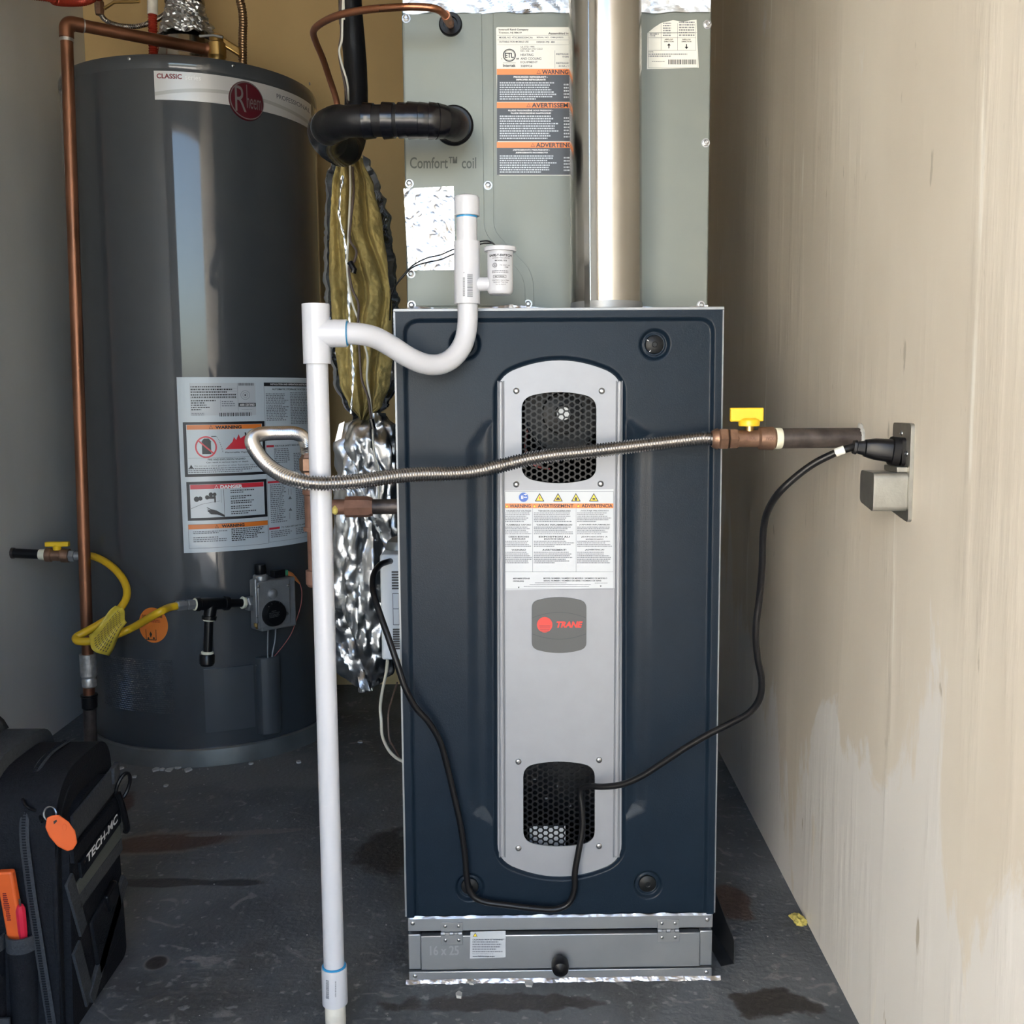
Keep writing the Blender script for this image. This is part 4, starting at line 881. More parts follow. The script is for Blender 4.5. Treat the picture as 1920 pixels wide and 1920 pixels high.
# ================================================================== INSULATION SLEEVE, FOIL DUCT, CONTROL WIRES
YI = .50
def table(tab, y):
    for (a, b_) in zip(tab, tab[1:]):
        if a[0] <= y <= b_[0]:
            t_ = (y - a[0]) / (b_[0] - a[0]); t_ = t_ * t_ * (3 - 2 * t_); return [a[i] + (b_[i] - a[i]) * t_ for i in range(1, len(a))]
    return list(tab[-1][1:] if y > tab[-1][0] else tab[0][1:])
ins = [(286, 640, 672), (300, 626, 686), (350, 617, 706), (420, 613, 722), (500, 612, 732), (580, 616, 740), (660, 624, 742), (720, 632, 736), (760, 648, 722), (785, 668, 698)]
ih = thing('insulation_sleeve', 'torn foil sleeve showing yellow glass wool beside the water heater', 'insulation', A(680, 790, YI))
def wool(u, v):
    y = 286 + (787 - 286) * v; a, b_ = table(ins, y); x = a + 5 + (b_ - a - 10) * u
    p_ = A(x, y, YI); w = math.sin(PI * u) ** .6
    fold = .5 + .5 * math.cos(2 * PI * (u * 3.1 + .35 * noise.noise(V((u * 2, v * 5, 1))) + .15 * math.sin(v * 9)))
    d = -.034 * w + .036 * (1 - fold) ** 3 * w + .012 * noise.noise(V((u * 5, v * 16, 4))) + .005 * noise.noise(V((u * 18, v * 60, 2)))
    return V((p_.x, YI + d, p_.z))
obj('glass_wool', MB().grid(wool, 70, 190), M['glass_wool'], ih, smooth=80, recalc=False)
def jacket(s0, s1, front, seed):       # crumpled foil margin wrapping round the back of the wool
    def f(u, v):
        y = 290 + (800 - 290) * v; a, b_ = table(ins, min(y, 785)); w = (b_ - a) / 2; c_ = (a + b_) / 2
        th = s0 + (s1 - s0) * u; px_ = c_ + (w + 4) * math.sin(th)
        p_ = A(px_, y, YI); q_ = p_ * 28 + V((seed, 0, 0)); d = .012 * abs(noise.noise(q_)) + .006 * abs(noise.noise(q_ * 2.6))
        return V((p_.x + d * math.sin(th), YI + .055 * (1 - math.cos(th)) * 0 - .034 * math.cos(th) + .01 + d, p_.z + .4 * d))
    return f
obj('foil_jacket', MB().grid(jacket(-2.6, -1.05, 0, 1), 22, 130), M['jacket'], ih, smooth=None, recalc=False)
obj('foil_jacket', MB().grid(jacket(1.25, 2.6, 0, 5), 20, 130), M['jacket'], ih, smooth=None, recalc=False)
obj('foil_jacket', MB().grid(jacket(2.6, 3.68, 0, 5), 12, 60), M['jacket'], ih, smooth=None, recalc=False)
fl = [A(642, 330, YI - .04), A(636, 400, YI - .05), A(646, 450, YI - .05), A(652, 520, YI - .045), A(656, 620, YI - .05), A(662, 700, YI - .055), A(658, 775, YI - .05)]
fls = spline(fl, 10)
obj('foil_tear', MB().grid(lambda u, v: fls[min(int(v * (len(fls) - 1)), len(fls) - 1)] + V((.0035 * (u - .5) * (1 + 1.5 * noise.noise(V((v * 20, 0, 0)))), .004 * noise.noise(V((v * 30, u * 3, 0))), .003 * noise.noise(V((v * 25, u, 3))))), 4, 61), M['jacket'], ih, smooth=None, recalc=False)

dtab = [(775, 668, 722, .012), (800, 646, 748, .030), (840, 630, 756, .045), (950, 622, 758, .055), (1050, 614, 758, .062), (1120, 606, 760, .065), (1200, 612, 758, .060), (1250, 634, 744, .045), (1280, 660, 722, .025), (1294, 678, 704, .006)]
fd = thing('foil_duct', 'crumpled silver foil-wrapped duct hanging between water heater and furnace', 'duct', A(690, 1294, YI))
def duct(u, v):
    y = 775 + (1294 - 775) * v; a, b_, dp = table(dtab, y); th = 2 * PI * u; c_ = (a + b_) / 2; w = (b_ - a) / 2
    p_ = A(c_ + w * math.sin(th), y, YI); x, yy, z = p_.x, YI - dp * math.cos(th), p_.z
    q_ = V((x * 22, yy * 20, z * 7)); n1 = abs(noise.noise(q_)); n2 = abs(noise.noise(q_ * 2.2 + V((3, 1, 2)))); n3 = abs(noise.noise(q_ * 4.7)); d = .026 * n1 + .015 * n2 + .007 * n3 - .014
    d -= .012 * max(0, 1 - abs(math.sin(th * 1.0 + 1.2 * z * 8)) * 6)
    return V((x + d * math.sin(th), yy - d * math.cos(th), z + .006 * noise.noise(q_ * 2)))
obj('foil_wrap', MB().grid(duct, 110, 140, True), M['foil'], fd, smooth=50, recalc=False)
def flap(u, v):
    y = 1135 + (1288 - 46 * (1 - u) ** 1.6 - 1135) * v; x = 598 + 44 * u + 30 * v * u + 26 * v; p_ = A(x, y, YI - .075 + .02 * u)
    q_ = p_ * 20; d = .020 * abs(noise.noise(q_)) + .010 * abs(noise.noise(q_ * 2.5)); return p_ + V((0, -d + .02 * math.sin(PI * v) - .02, 0))
obj('foil_flap', MB().grid(flap, 20, 40), M['foil'], fd, smooth=24, recalc=False)
pt = A(640, 812, YI - .05); obj('foil_tab', MB().poly([[(636, 795), (646, 790), (640, 822), (628, 828)]], lambda x, y, h: A(x, y, YI - .075 - h), 0, .001), M['foil'], fd, smooth=None)
p0, p1 = A(745, 1150, YI), V((-FW + .004, YI, A(745, 1150, YI).z)); obj('duct_collar', MB().tube([V((p0.x - .03, YI, p0.z)), p1], .05, 32), M['galv'], fd)

def wire(name, pts, r, m_, label, cat='wire', group=None):
    o = obj(name, MB().tube(spline(pts, 8), r, 8), M[m_]); return tag(o, label, cat, group)
wire('thermostat_wire', [V((A(643, -60, .40).x, .40, ZC))] + AP((643, -60, .40), (643, 0, .40), (642, 40, .40), (641, 75, .40), (636, 95, .40), (641, 120, .40), (650, 150, .40), (653, 175, .395), (655, 230, .50), (656, 305, .47), (657, 350, .425), (655, 400, .42), (653, 445, .42), (651, 490, .42), (653, 530, .42), (661, 570, .415), (672, 600, .41), (680, 635, .405), (689, 670, .40), (688, 710, .40), (694, 750, .405), (698, 790, .41), (700, 830, .40), (703, 855, .395), (711, 880, .39), (710, 915, .39), (710, 950, .40)), .0019, 'white_wire', 'thin white control wire hanging down over the yellow glass wool')
wire('thermostat_wire', [V((A(637, -50, .41).x, .41, ZC))] + AP((637, -50, .41), (637, 10, .41), (640, 60, .41), (636, 100, .41), (645, 150, .41), (652, 190, .42), (660, 240, .51), (661, 310, .47), (663, 360, .425), (657, 420, .42), (656, 450, .42), (668, 470, .42), (664, 490, .42), (654, 500, .42), (660, 540, .415), (672, 570, .41), (671, 610, .405), (674, 660, .40), (678, 710, .40), (690, 745, .40), (695, 780, .405), (697, 800, .41)), .0022, 'brown_wire', 'brown sheathed control wire twisted down the glass wool sleeve')
tp = AP((696, 786, .40), (700, 804, .40)); tag(obj('tape_band', MB().tube(tp, .0045, 10), M['tape_black']), 'black tape band joining control wires above the foil duct', 'tape')
tp = AP((656, 492, .415), (664, 506, .412), (662, 512, .412)); tag(obj('tape_band', MB().tube(tp, .0052, 10), M['tape_black']), 'black tape lump on the wires across the glass wool', 'tape')
wire('low_voltage_wire', AP((727, 1232, .12), (724, 1262, .14), (717, 1295, .17), (713, 1325, .19), (715, 1352, .19), (717, 1380, .17), (728, 1405, .14), (742, 1420, .12), (756, 1428, .10)), .0025, 'white_wire', 'white wire drooping below the white vented box')
wire('low_voltage_wire', AP((745, 1280, .13), (735, 1310, .15), (728, 1340, .16), (730, 1385, .15), (738, 1400, .14), (752, 1425, .11)), .0016, 'brown_wire', 'thin dark brown wire drooping beside the white one')

# ================================================================== WATER HEATER
heater = thing('water_heater', 'tall dark grey cylindrical gas water heater in the back corner', 'water heater', HC)
ztop = AH(330, 100).z; zcap = AH(300, 124).z; zbase = AH(390, 1402).z
print('heater top', ztop, 'cap', zcap, 'base', zbase)
obj('tank_jacket', MB().lathe((HC.x, HC.y, 0), (0, 0, 1), [(zbase - .002, HR), (zcap, HR)], 128, caps=False), M['tank'], heater)
obj('top_cap', MB().lathe((HC.x, HC.y, 0), (0, 0, 1), [(zcap - .004, HR + .0002), (zcap, HR + .0020), (ztop - .010, HR + .0020), (ztop - .003, HR - .001), (ztop, HR - .008), (ztop + .004, .10), (ztop + .004, .01)], 128), M['tank'], heater)
obj('base_ring', MB().lathe((HC.x, HC.y, 0), (0, 0, 1), [(.0, HR + .012), (.004, HR + .012), (zbase - .003, HR + .009), (zbase, HR + .006), (zbase, HR - .01)], 128), M['ring'], heater)
for q in ((242, 110), (437, 123), (580, 157)):
    p = AH(*q, HR + .002); screw(heater, p, V((p.x - HC.x, p.y - HC.y, 0)), .0038, .002)
def onheater(yref, xref, off=0.0):
    def f(x, y, h): return HP(hth(AH(x, yref)), AH(xref, y).z, HR + off + h)
    return f
def curved(mapf, x0, y0, x1, y1, h, n=24, ny=2):
    mb = MB(); mb.grid(lambda u, v: mapf(x0 + (x1 - x0) * u, y0 + (y1 - y0) * v, h), n, ny)
    mb.grid(lambda u, v: mapf(x0 + (x1 - x0) * u, y0 if v < .5 else y0, h * v), n, 2); mb.grid(lambda u, v: mapf(x0 + (x1 - x0) * u, y1, h * v), n, 2)
    mb.grid(lambda u, v: mapf(x0, y0 + (y1 - y0) * u, h * v), 2, 2); mb.grid(lambda u, v: mapf(x1, y0 + (y1 - y0) * u, h * v), 2, 2); return mb
# name strip
fs = onheater(165, 290, .0002)
st_ = obj('name_strip', curved(fs, 290, 133, 581, 187, .0012, 40), M['silver_label'], heater, smooth=None, recalc=False)
Lb = Label(st_, lambda x, y, h: fs(x, y, h + .0013)); Lb.dx = 6
for k in range(30):
    xa, xb = 290 + 291 * k / 30, 290 + 291 * (k + 1) / 30; fy = lambda x: 166 + 13 * ((x - 435) / 145) ** 2 - 6
    Lb.pg([(xa, fy(xa)), (xb, fy(xb)), (xb, fy(xb) + 7), (xa, fy(xa) + 7)], 'silver_label2', 1)
Lb.text('CLASSIC', 295, 138, 342, 147.5, 'ink_darkred', 2, .03); Lb.text('series', 348, 138.5, 377, 147.5, 'ink_white', 2, .01)
Lb.text('PROFESSIONAL', 517, 144.5, 579, 154, 'ink_grey', 2, .015); Lb.done()
zb0 = (AH(462, 190)); th0 = hth(zb0); mb = MB(); rb_ = .0400
mb.add([HP(th0, zb0.z, HR + .0052)] + [HP(th0 + rb_ * math.cos(2 * PI * k / 48) / HR, zb0.z + rb_ * 1.02 * math.sin(2 * PI * k / 48), HR + .0048) for k in range(48)] + [HP(th0 + rb_ * 1.03 * math.cos(2 * PI * k / 48) / HR, zb0.z + rb_ * 1.05 * math.sin(2 * PI * k / 48), HR + .0015) for k in range(48)],
       [(0, 1 + k, 1 + (k + 1) % 48) for k in range(48)] + [(1 + k, 49 + k, 49 + (k + 1) % 48, 1 + (k + 1) % 48) for k in range(48)])
bd = obj('round_emblem', mb, M['emblem'], heater, smooth=None, recalc=False)
vv, ff = glyphs('heem', 0); vr, fr2 = glyphs('R', -.005); silv = MB()
S_ = lambda x, z: HP(th0 + x * rb_ / HR, zb0.z + z * rb_, HR + .0058)
silv.add([S_(-.70 + .62 * q[0], .72 - 1.35 * q[1]) for q in vr], fr2)
silv.add([S_(-.05 + .88 * q[0], .42 - .82 * q[1]) for q in vv], ff)
silv.add([S_(-.05, .85), S_(.0, .85), S_(.0, -.35), S_(-.05, -.35)], [(0, 1, 2, 3)])
obj('emblem_lettering', silv, M['ring'], bd, smooth=None, recalc=False)
mb = MB(); k_ = 48
mb.add([S_(r_ * math.cos(2 * PI * k / k_), r_ * math.sin(2 * PI * k / k_)) for r_ in (.94, .99) for k in range(k_)], [(k, (k + 1) % k_, k_ + (k + 1) % k_, k_ + k) for k in range(k_)])
obj('emblem_rim', mb, M['ring'], bd, smooth=None, recalc=False)
# large instruction sheet
fs2 = onheater(870, 400, .0002)
il = obj('instruction_label', curved(fs2, 338, 707, 604, 1035, .0006, 36), M['label_clear'], heater, smooth=None, recalc=False)
Lb = Label(il, lambda x, y, h: fs2(x, y, h + .0008)); Lb.dx = 7
Lb.rect(361, 718, 483, 779, 'label', 1)
for (y, a) in ((724, 420), (729, 440), (734, 430), (739, 447), (743.5, 447)): Lb.fine(363, y, a, y + 3.8, 1, 'ink', 2, .65, 0, 7)
for y in (728, 733.5, 738.5, 747): Lb.rect(362, y, 449, y + .35, 'ink_grey', 2)
Lb.rect(450, 718, 450.5, 771, 'ink_grey', 2); Lb.rect(417.5, 749, 418, 771, 'ink_grey', 2)
Lb.fine(363, 750, 414, 771, 5, 'ink', 2, .55, .5, 7); Lb.fine(420, 752, 446, 764, 3, 'ink_grey', 2, .5, .2, 7); Lb.fine(363, 774, 388, 780, 2, 'ink_grey', 2, .5, .1, 7)
Lb.bars(452, 718, 480, 723); Lb.ringp(464, 741, 8, 8.6, 'ink_grey', 2); Lb.ringp(464, 741, 4.4, 4.9, 'ink_grey', 2); Lb.disc(464, 741, 1.5, 'ink', 2)
Lb.rect(451, 756, 483, 763, 'ink', 2); Lb.text('AHRI CERTIFIED', 453, 757.5, 481, 761.8, 'ink_white', 3); Lb.text('www.ahri.org', 456, 767.5, 476, 769.5, 'ink_grey', 2); Lb.bars(415, 774, 474, 781)
def wbox(x0, y0, x1, y1, col):
    Lb.pg(rounded2d([(x0, y0), (x1, y0), (x1, y1), (x0, y1)], 4, 4), 'ink', 2) if False else Lb.rect(x0, y0, x1, y1, 'ink', 2)
    Lb.rect(x0 + 6, y0 + 5, x1 - 5, y1 - 5, 'label_clear', 3); Lb.rect(x0 + 7, y0 + 5.5, x1 - 6, y0 + 14, col, 4)
wbox(346, 791, 498, 893, 'ink_orange')
Lb.tri(398, 801, 3.8, 'ink_orange', 'ink', 5); Lb.text('WARNING', 406, 798.2, 455, 804.5, 'ink', 5, .05)
Lb.rect(380, 828, 397, 851, 'ink', 5); Lb.pg([(379, 828), (384, 822), (393, 822), (398, 828)], 'ink', 5); Lb.ringp(387.5, 838, 17.5, 20.5, 'ink_red', 6); Lb.pg([(373, 827), (375, 825), (402, 849), (400, 851)], 'ink_red', 7)
Lb.rect(398, 817.5, 407, 818.8, 'ink', 5)
for k in range(10): xa = 407 + k * 1.2; Lb.rect(xa, 818 + (k / 9) ** 1.5 * 27, xa + 1.0, 819 + (k / 9) ** 1.5 * 29, 'ink_grey', 5)
Lb.pg([(423, 843), (437, 829), (440, 820), (444, 826), (449, 815), (452, 823), (461, 817), (464, 824), (474, 819), (476, 843)], 'ink_red', 5)
Lb.disc(468, 814.5, 2.4, 'ink', 6); Lb.disc(478, 812, 2, 'ink', 6); Lb.pg([(460, 812), (463, 812), (464, 820), (472, 824), (470, 826), (461, 822)], 'ink', 6); Lb.pg([(470, 817), (480, 817), (482, 826), (474, 826)], 'ink', 6)
Lb.text('Flammable Vapors', 423, 847.5, 470, 851, 'ink', 5, .02); Lb.rect(353, 858, 492, 858.5, 'ink_grey', 5)
Lb.text('FIRE AND EXPLOSION HAZARD', 390, 860, 460, 863.2, 'ink', 5, .02); Lb.text('Can result in serious injury or death', 387, 865.5, 465, 869, 'ink', 5, .015)
Lb.tri(358.5, 874.5, 4.2, 'ink', 'ink', 5); Lb.text('Do not use or store gasoline or other flammable vapors and', 365, 871.5, 490, 875.3, 'ink_grey', 5, .01); Lb.fine(353, 877, 491, 887.5, 3, 'ink_grey', 5, .5, .15, 7)
wbox(348, 902.5, 498, 975, 'ink_red')
Lb.tri(404, 913.5, 4, 'ink_red', 'ink_white', 5); Lb.text('DANGER', 411, 910, 453, 916.5, 'ink_white', 5, .05)
Lb.rect(417, 918, 417.6, 970, 'ink', 5); Lb.rect(412, 918, 412.5, 943, 'ink_grey', 5)
for (x, y, r_) in ((366, 935, 5), (373, 934, 4), (386, 932, 4), (393, 927, 4), (400, 927, 3.5)): Lb.disc(x, y, r_, 'ink', 5)
Lb.rect(384, 930.5, 402, 935, 'ink', 5); Lb.rect(399, 932, 402, 942, 'ink', 5); Lb.pg([(385, 957), (395, 955), (402, 957), (417, 966), (417, 970), (404, 965), (392, 964)], 'ink', 5)
for k in range(4): Lb.pg([(395, 958 + k * 1.5), (384 + k, 951 + k * 4), (385 + k, 950.5 + k * 4), (398, 957 + k * 1.5)], 'ink', 6)
Lb.pg([(355, 952), (376, 944), (410, 939), (410, 939.6), (376, 944.8), (355, 953)], 'ink_grey', 5)
for y0 in (920, 931, 940, 950, 960): Lb.fine(430, y0, 480, y0 + 7.5, 2, 'ink', 5, .5, .3, 7)
Lb.frame(348, 982, 498, 1027, .6, 'ink_grey', 2); Lb.rect(348.5, 982.5, 497.5, 991, 'ink_orange', 3)
Lb.tri(402, 987.4, 3.6, 'ink_orange', 'ink', 4); Lb.text('WARNING', 411, 984, 454, 990, 'ink', 4, .05)
Lb.fine(357, 995, 422, 1001, 2, 'ink_grey', 3, .55, .2, 8); Lb.fine(357, 1006, 422, 1017, 3, 'ink_grey', 3, .5, .3, 8); Lb.fine(429, 993, 492, 1018, 7, 'ink', 3, .5, .3, 8)
Lb.frame(499, 717, 602, 1025, .5, 'ink_grey', 2); Lb.rect(499, 717, 602, 724, 'ink', 3); Lb.text('INSTALLATION AND OPERATION INSTRUCTIONS', 511, 718.8, 588, 722, 'ink_white', 4); Lb.text('AUTOMATIC STORAGE WATER HEATER', 514, 728, 592, 731.5, 'ink', 3, .015)
Lb.fine(502, 738, 544, 792, 17, 'ink_grey', 3, .5, .3, 8); Lb.fine(547, 736, 598, 800, 20, 'ink_grey', 3, .5, .3, 8)
Lb.rect(500, 838, 514, 842, 'ink_red', 3); Lb.text('FOR YOUR SAFETY READ BEFORE OPERATING', 516, 838.5, 590, 841.5, 'ink', 3); Lb.fine(514, 845, 545, 875, 8, 'ink_grey', 3, .5, .2, 8); Lb.fine(550, 856, 598, 892, 11, 'ink_grey', 3, .5, .2, 8)
Lb.rect(500, 907.5, 524, 911.5, 'ink_red', 3); Lb.text('OPERATING INSTRUCTIONS', 526, 908, 590, 911, 'ink', 3); Lb.fine(504, 914, 534, 990, 20, 'ink_grey', 3, .5, .25, 8); Lb.fine(552, 914, 598, 990, 20, 'ink_grey', 3, .5, .25, 8)
for y in (935, 958): Lb.tri(541, y + 8, 3.2, 'ink_grey', 'ink', 3)
for (xa, ya) in ((538, 925), (543, 925), (539, 972)): Lb.rect(xa, ya, xa + .7, ya + 12, 'ink_grey', 3)
Lb.rect(500, 997, 520, 1001, 'ink_red', 3); Lb.text('TO TURN OFF GAS TO APPLIANCE', 523, 997.5, 580, 1000.5, 'ink', 3); Lb.fine(503, 1004, 545, 1018, 4, 'ink_grey', 3, .5, .2, 8); Lb.fine(550, 1004, 598, 1018, 4, 'ink_grey', 3, .5, .2, 8)
Lb.done()
# round orange sticker
po = AH(287, 1172); tho = hth(po)
def fo(x, y, h): return HP(tho + (x - 287) * .00123 / HR, po.z - (y - 1172) * .00123, HR + .0004 + h)
mb = MB(); ro = 29; mb.add([fo(287, 1172, .0003)] + [fo(287 + ro * math.cos(2 * PI * k / 40), 1172 + ro * 1.14 * math.sin(2 * PI * k / 40), .0003) for k in range(40)], [(0, 1 + k, 1 + (k + 1) % 40) for k in range(40)])
os_ = obj('orange_sticker', mb, M['ink_orange'], heater, smooth=None, recalc=False)
Lb = Label(os_, lambda x, y, h: fo(x, y, h + .0005)); Lb.text('DO NOT STORE', 266, 1153, 306, 1158, 'ink', 2, .03); Lb.fine(270, 1162, 302, 1168, 2, 'ink_darkred', 2, .5, .1)
for (a_, b2, c2, d2) in ((272, 1180, 273.2, 1200), (292, 1180, 293.2, 1200), (272, 1199, 293, 1200.6)): Lb.rect(a_, b2, c2, d2, 'ink', 2)
Lb.pg([(282, 1196), (279.5, 1189), (282, 1184), (285, 1189)], 'ink', 2); Lb.disc(277, 1197, 2, 'ink', 2); Lb.disc(288, 1196.5, 2, 'ink', 2); Lb.done()
# perforated combustion air screen, access panel, burner cover
mb = MB(); fv = onheater(1285, 260, .0004); rnd = random.Random(3)
for j in range(26):
    for i in range(44):
        x = 196 + i * 2.95 + (1.45 if j % 2 else 0); y = 1237 + j * 3.85
        mb.add([fv(x + 1.25 * math.cos(k * PI / 3), y + 1.5 * math.sin(k * PI / 3), -.0003) for k in range(6)] + [fv(x + .6 * math.cos(k * PI / 3), y + .8 * math.sin(k * PI / 3), .0007) for k in range(6)] + [fv(x, y, .0003)], [(k, (k + 1) % 6, 6 + (k + 1) % 6, 6 + k) for k in range(6)] + [(6 + k, 6 + (k + 1) % 6, 12) for k in range(6)])
o = obj('air_screen', mb, M['tank'], heater, smooth=None, recalc=False); o['kind'] = 'stuff'
fp_ = onheater(1310, 420, .0)
obj('access_panel', curved(fp_, 384, 1252, 476, 1370, .004, 20), M['tank_panel'], heater, smooth=None, recalc=False)
pz1_, pz0_ = AH(502, 1228).z, AH(502, 1372).z; pc_ = AH(502, 1300); thc = hth(pc_)
mb = MB(); prof = [(-.0280, .0), (-.0265, .012), (-.022, .021), (-.012, .028), (0, .030), (.012, .028), (.022, .021), (.0265, .012), (.0280, .0)]
pr = [(HP(thc + u_ / HR, 0, HR - .002 + h_)) for (u_, h_) in prof]; n = len(pr)
mb.add([V((q.x, q.y, pz0_)) for q in pr] + [V((q.x, q.y, pz1_)) for q in pr], [(k, k + 1, n + k + 1, n + k) for k in range(n - 1)] + [tuple(range(n)), tuple(range(n, 2 * n))])
obj('burner_cover', mb, M['tank_panel'], heater, bevel=.003)
for q in ((481, 1247), (489, 1247)): p = AH(*q); screw(heater, HP(hth(p), p.z, HR + .002), V((p.x - HC.x, p.y - HC.y, 0)), .003, .003)
# gas control on the front of the tank
gcp = AH(512, 1128); thg = hth(gcp); er = V((math.sin(thg), -math.cos(thg), 0)); et = V((math.cos(thg), math.sin(thg), 0)); ez = V((0, 0, 1))
def G(px_, py_, out):                  # point on the plane in front of the control, out metres from the jacket
    d = ray(px_, py_); n0 = er; p0 = HP(thg, 0, HR + out); return CAM + d * ((p0 - CAM).dot(n0) / d.dot(n0))
gc = thing('gas_control', 'grey cast gas control valve with black dial on water heater front', 'gas control', G(512, 1170, .03))
def gbox(name, x0, y0, x1, y1, o0, o1, m_, par, bev=.002):
    a, b_ = G(x0, y0, (o0 + o1) / 2), G(x1, y1, (o0 + o1) / 2); c_ = (a + b_) / 2
    hw_ = abs((b_ - a).dot(et)) / 2; hh = abs(a.z - b_.z) / 2
    return obj(name, MB().obox(c_, et * hw_, er * ((o1 - o0) / 2), ez * hh), M[m_], par, bevel=bev)
gbox('valve_body', 477, 1088, 546, 1170, .006, .055, 'zinc', gc, .004)
gbox('front_plate', 481, 1092, 544, 1168, .055, .062, 'zinc', gc, .002)
gbox('side_rib', 475, 1085, 483, 1168, .05, .064, 'zinc', gc, .002)
for q in ((485, 1100), (540, 1098), (482, 1156), (538, 1151)): screw(gc, G(*q, .062), er, .0036, .003)
obj('cast_boss', MB().lathe(G(510, 1113, .060), er, [(0, .013), (.006, .011), (.009, .005), (.0095, .0005)], 24), M['zinc'], gc)
dl = obj('dial', MB().lathe(G(512, 1150, .060), er, [(0, .030), (.004, .030), (.010, .0285), (.016, .025), (.017, .022), (.017, .001)], 48), M['black_plastic'], gc)
dc = G(512, 1150, .0775); du = lambda x, y, h: dc + et * ((x - 512) * .00122) + ez * (-(y - 1150) * .00122) + er * h
Lb = Label(dl, du); Lb.text('WARNING', 509, 1145, 519, 1147, 'ring', 1); Lb.text('HOT WATER CAN SCALD', 504, 1148.5, 526, 1150.5, 'ring', 1); Lb.fine(504, 1152, 526, 1159, 3, 'ring', 1, .4, .1, 5); Lb.done()
dk = lambda a, r_, w_, l_: obj('dial_mark', MB().obox(G(512, 1150, .060) + er * .0128 + et * (math.cos(a) * r_) + ez * (math.sin(a) * r_), (et * math.cos(a) + ez * math.sin(a)) * l_, er * .0012, (-et * math.sin(a) + ez * math.cos(a)) * w_), M['screw'], dl)
for a in (.8, 1.2, 1.57, 1.95, 2.3): dk(a, .0262, .0006 if a != .8 else .0012, .0014)
obj('pilot_base', MB().lathe(G(489, 1092, .035), (0, 0, 1), [(0, .017), (.006, .018), (.016, .017), (.02, .013)], 28), M['zinc'], gc)
obj('pilot_knob', MB().lathe(G(488, 1078, .035), (0, 0, 1), [(0, .012), (.003, .0135), (.018, .0135), (.024, .013), (.025, .011), (.025, .001)], 12), M['black_plastic'], gc)
gbox('igniter', 510, 1070, 532, 1080, .028, .045, 'black_plastic', gc, .001); gbox('igniter_end', 532, 1069, 538, 1078, .030, .043, 'ink_green', gc, .001)
obj('wire_boot', MB().tube([G(537, 1073, .036), G(545, 1077, .036), G(553, 1084, .036), G(562, 1094, .036)], [.0050, .0055, .0042, .0018], 12), M['orange_boot'], gc)
obj('igniter_wire', MB().tube(spline([G(562, 1093, .036), G(566, 1110, .036), G(564, 1135, .036), G(555, 1165, .032), G(545, 1190, .028), G(530, 1212, .024), G(514, 1231, .02)], 8), .0011, 8), M['red_wire'], gc)
for (xs) in ([(503, 1172), (502, 1205), (502, 1230), (505, 1255)], [(517, 1172), (516, 1198), (511, 1225), (510, 1240), (513, 1254)]):
    obj('pilot_tube', MB().tube(spline([G(x, y, .022) for (x, y) in xs], 8), .0020, 10), M['edge'], gc)
obj('drain_port', MB().lathe(G(481, 1168, .045), (0, 0, -1), [(0, .006), (.008, .006), (.010, .003), (.014, .002)], 10), M['brass'], gc)
obj('inlet_boss', MB().lathe(G(478, 1130, .030), -et, [(0, .017), (.020, .017), (.023, .014)], 6), M['zinc'], gc, smooth=10)
# black pipe tee and drip leg feeding the control
tee = thing('gas_drip_tee', 'black iron pipe tee with capped drip leg beside the orange sticker', 'gas pipe', G(389, 1245, .03))
pt0 = lambda x, y: G(x, y, .030)
gx_ = lambda pa, pb, prof, m_, nm, n=24: obj(nm, MB().lathe(pa, pb - pa, [(f * (pb - pa).length, r_) for (f, r_) in prof], n), M[m_], tee)
gx_(pt0(425, 1131), pt0(466, 1130), [(0, .0095), (1, .0095)], 'iron_black', 'nipple')
gx_(pt0(365, 1133), pt0(428, 1131), [(0, .010), (0, .0155), (.12, .0160), (.14, .0135), (.86, .0135), (.88, .0160), (1, .0155), (1, .010)], 'iron_black', 'tee_run')
gx_(pt0(396, 1132), pt0(392, 1162), [(0, .0135), (.75, .0135), (.78, .0160), (1, .0155), (1, .01)], 'iron_black', 'tee_outlet')
gx_(pt0(392, 1155), pt0(389, 1232), [(0, .0098), (1, .0098)], 'iron_black', 'drip_leg')
gx_(pt0(388.5, 1226), pt0(388, 1248), [(0, .015), (.1, .0165), (.8, .0165), (1, .013), (1, .001)], 'iron_black', 'cap')
for (a, b_) in (((364, 1133), (369, 1133)), ((421, 1131), (426, 1131)), ((453, 1130), (459, 1130)), ((392, 1159), (391.7, 1164)), ((389, 1221), (388.7, 1228))): gx_(pt0(*a), pt0(*b_), [(0, .0120), (.2, .0140), (1, .0125)], 'teflon', 'thread_tape')
hs = thing('gas_hose', 'yellow coated flexible gas hose looping to the water heater', 'gas hose', A(185, 1205, .74))
YV = AX(75, 1038, XL).y
yv = A(30, 1036, AX(22, 1034, XL).y).y
YL = AX(22, 1034, XL).y
pts = [A(150, 1041, YL)] + AP((165, 1041, YL - .005), (185, 1047, YL - .02), (208, 1061, YL - .05), (228, 1082, YL - .08), (238, 1106, YL - .10), (234, 1128, YL - .12), (215, 1151, YL - .14), (185, 1171, YL - .16), (158, 1186, YL - .18), (143, 1195, YL - .19), (147, 1202, YL - .20), (172, 1202, YL - .20), (210, 1193, YL - .19), (250, 1176, YL - .17)) + [G(295, 1150, .045), G(318, 1139, .034), pt0(334, 1136)]
obj('hose', MB().tube(spline(pts, 10), .0085, 18), M['hose'], hs)
for (a, b_) in ((pt0(330, 1136), pt0(352, 1134)), (pt0(350, 1134), pt0(366, 1133))): obj('hose_nut', MB().lathe(a, b_ - a, [(0, .009), (.1 * (b_ - a).length, .0115), (.8 * (b_ - a).length, .0115), ((b_ - a).length, .009)], 6), M['zinc'], hs, smooth=10)
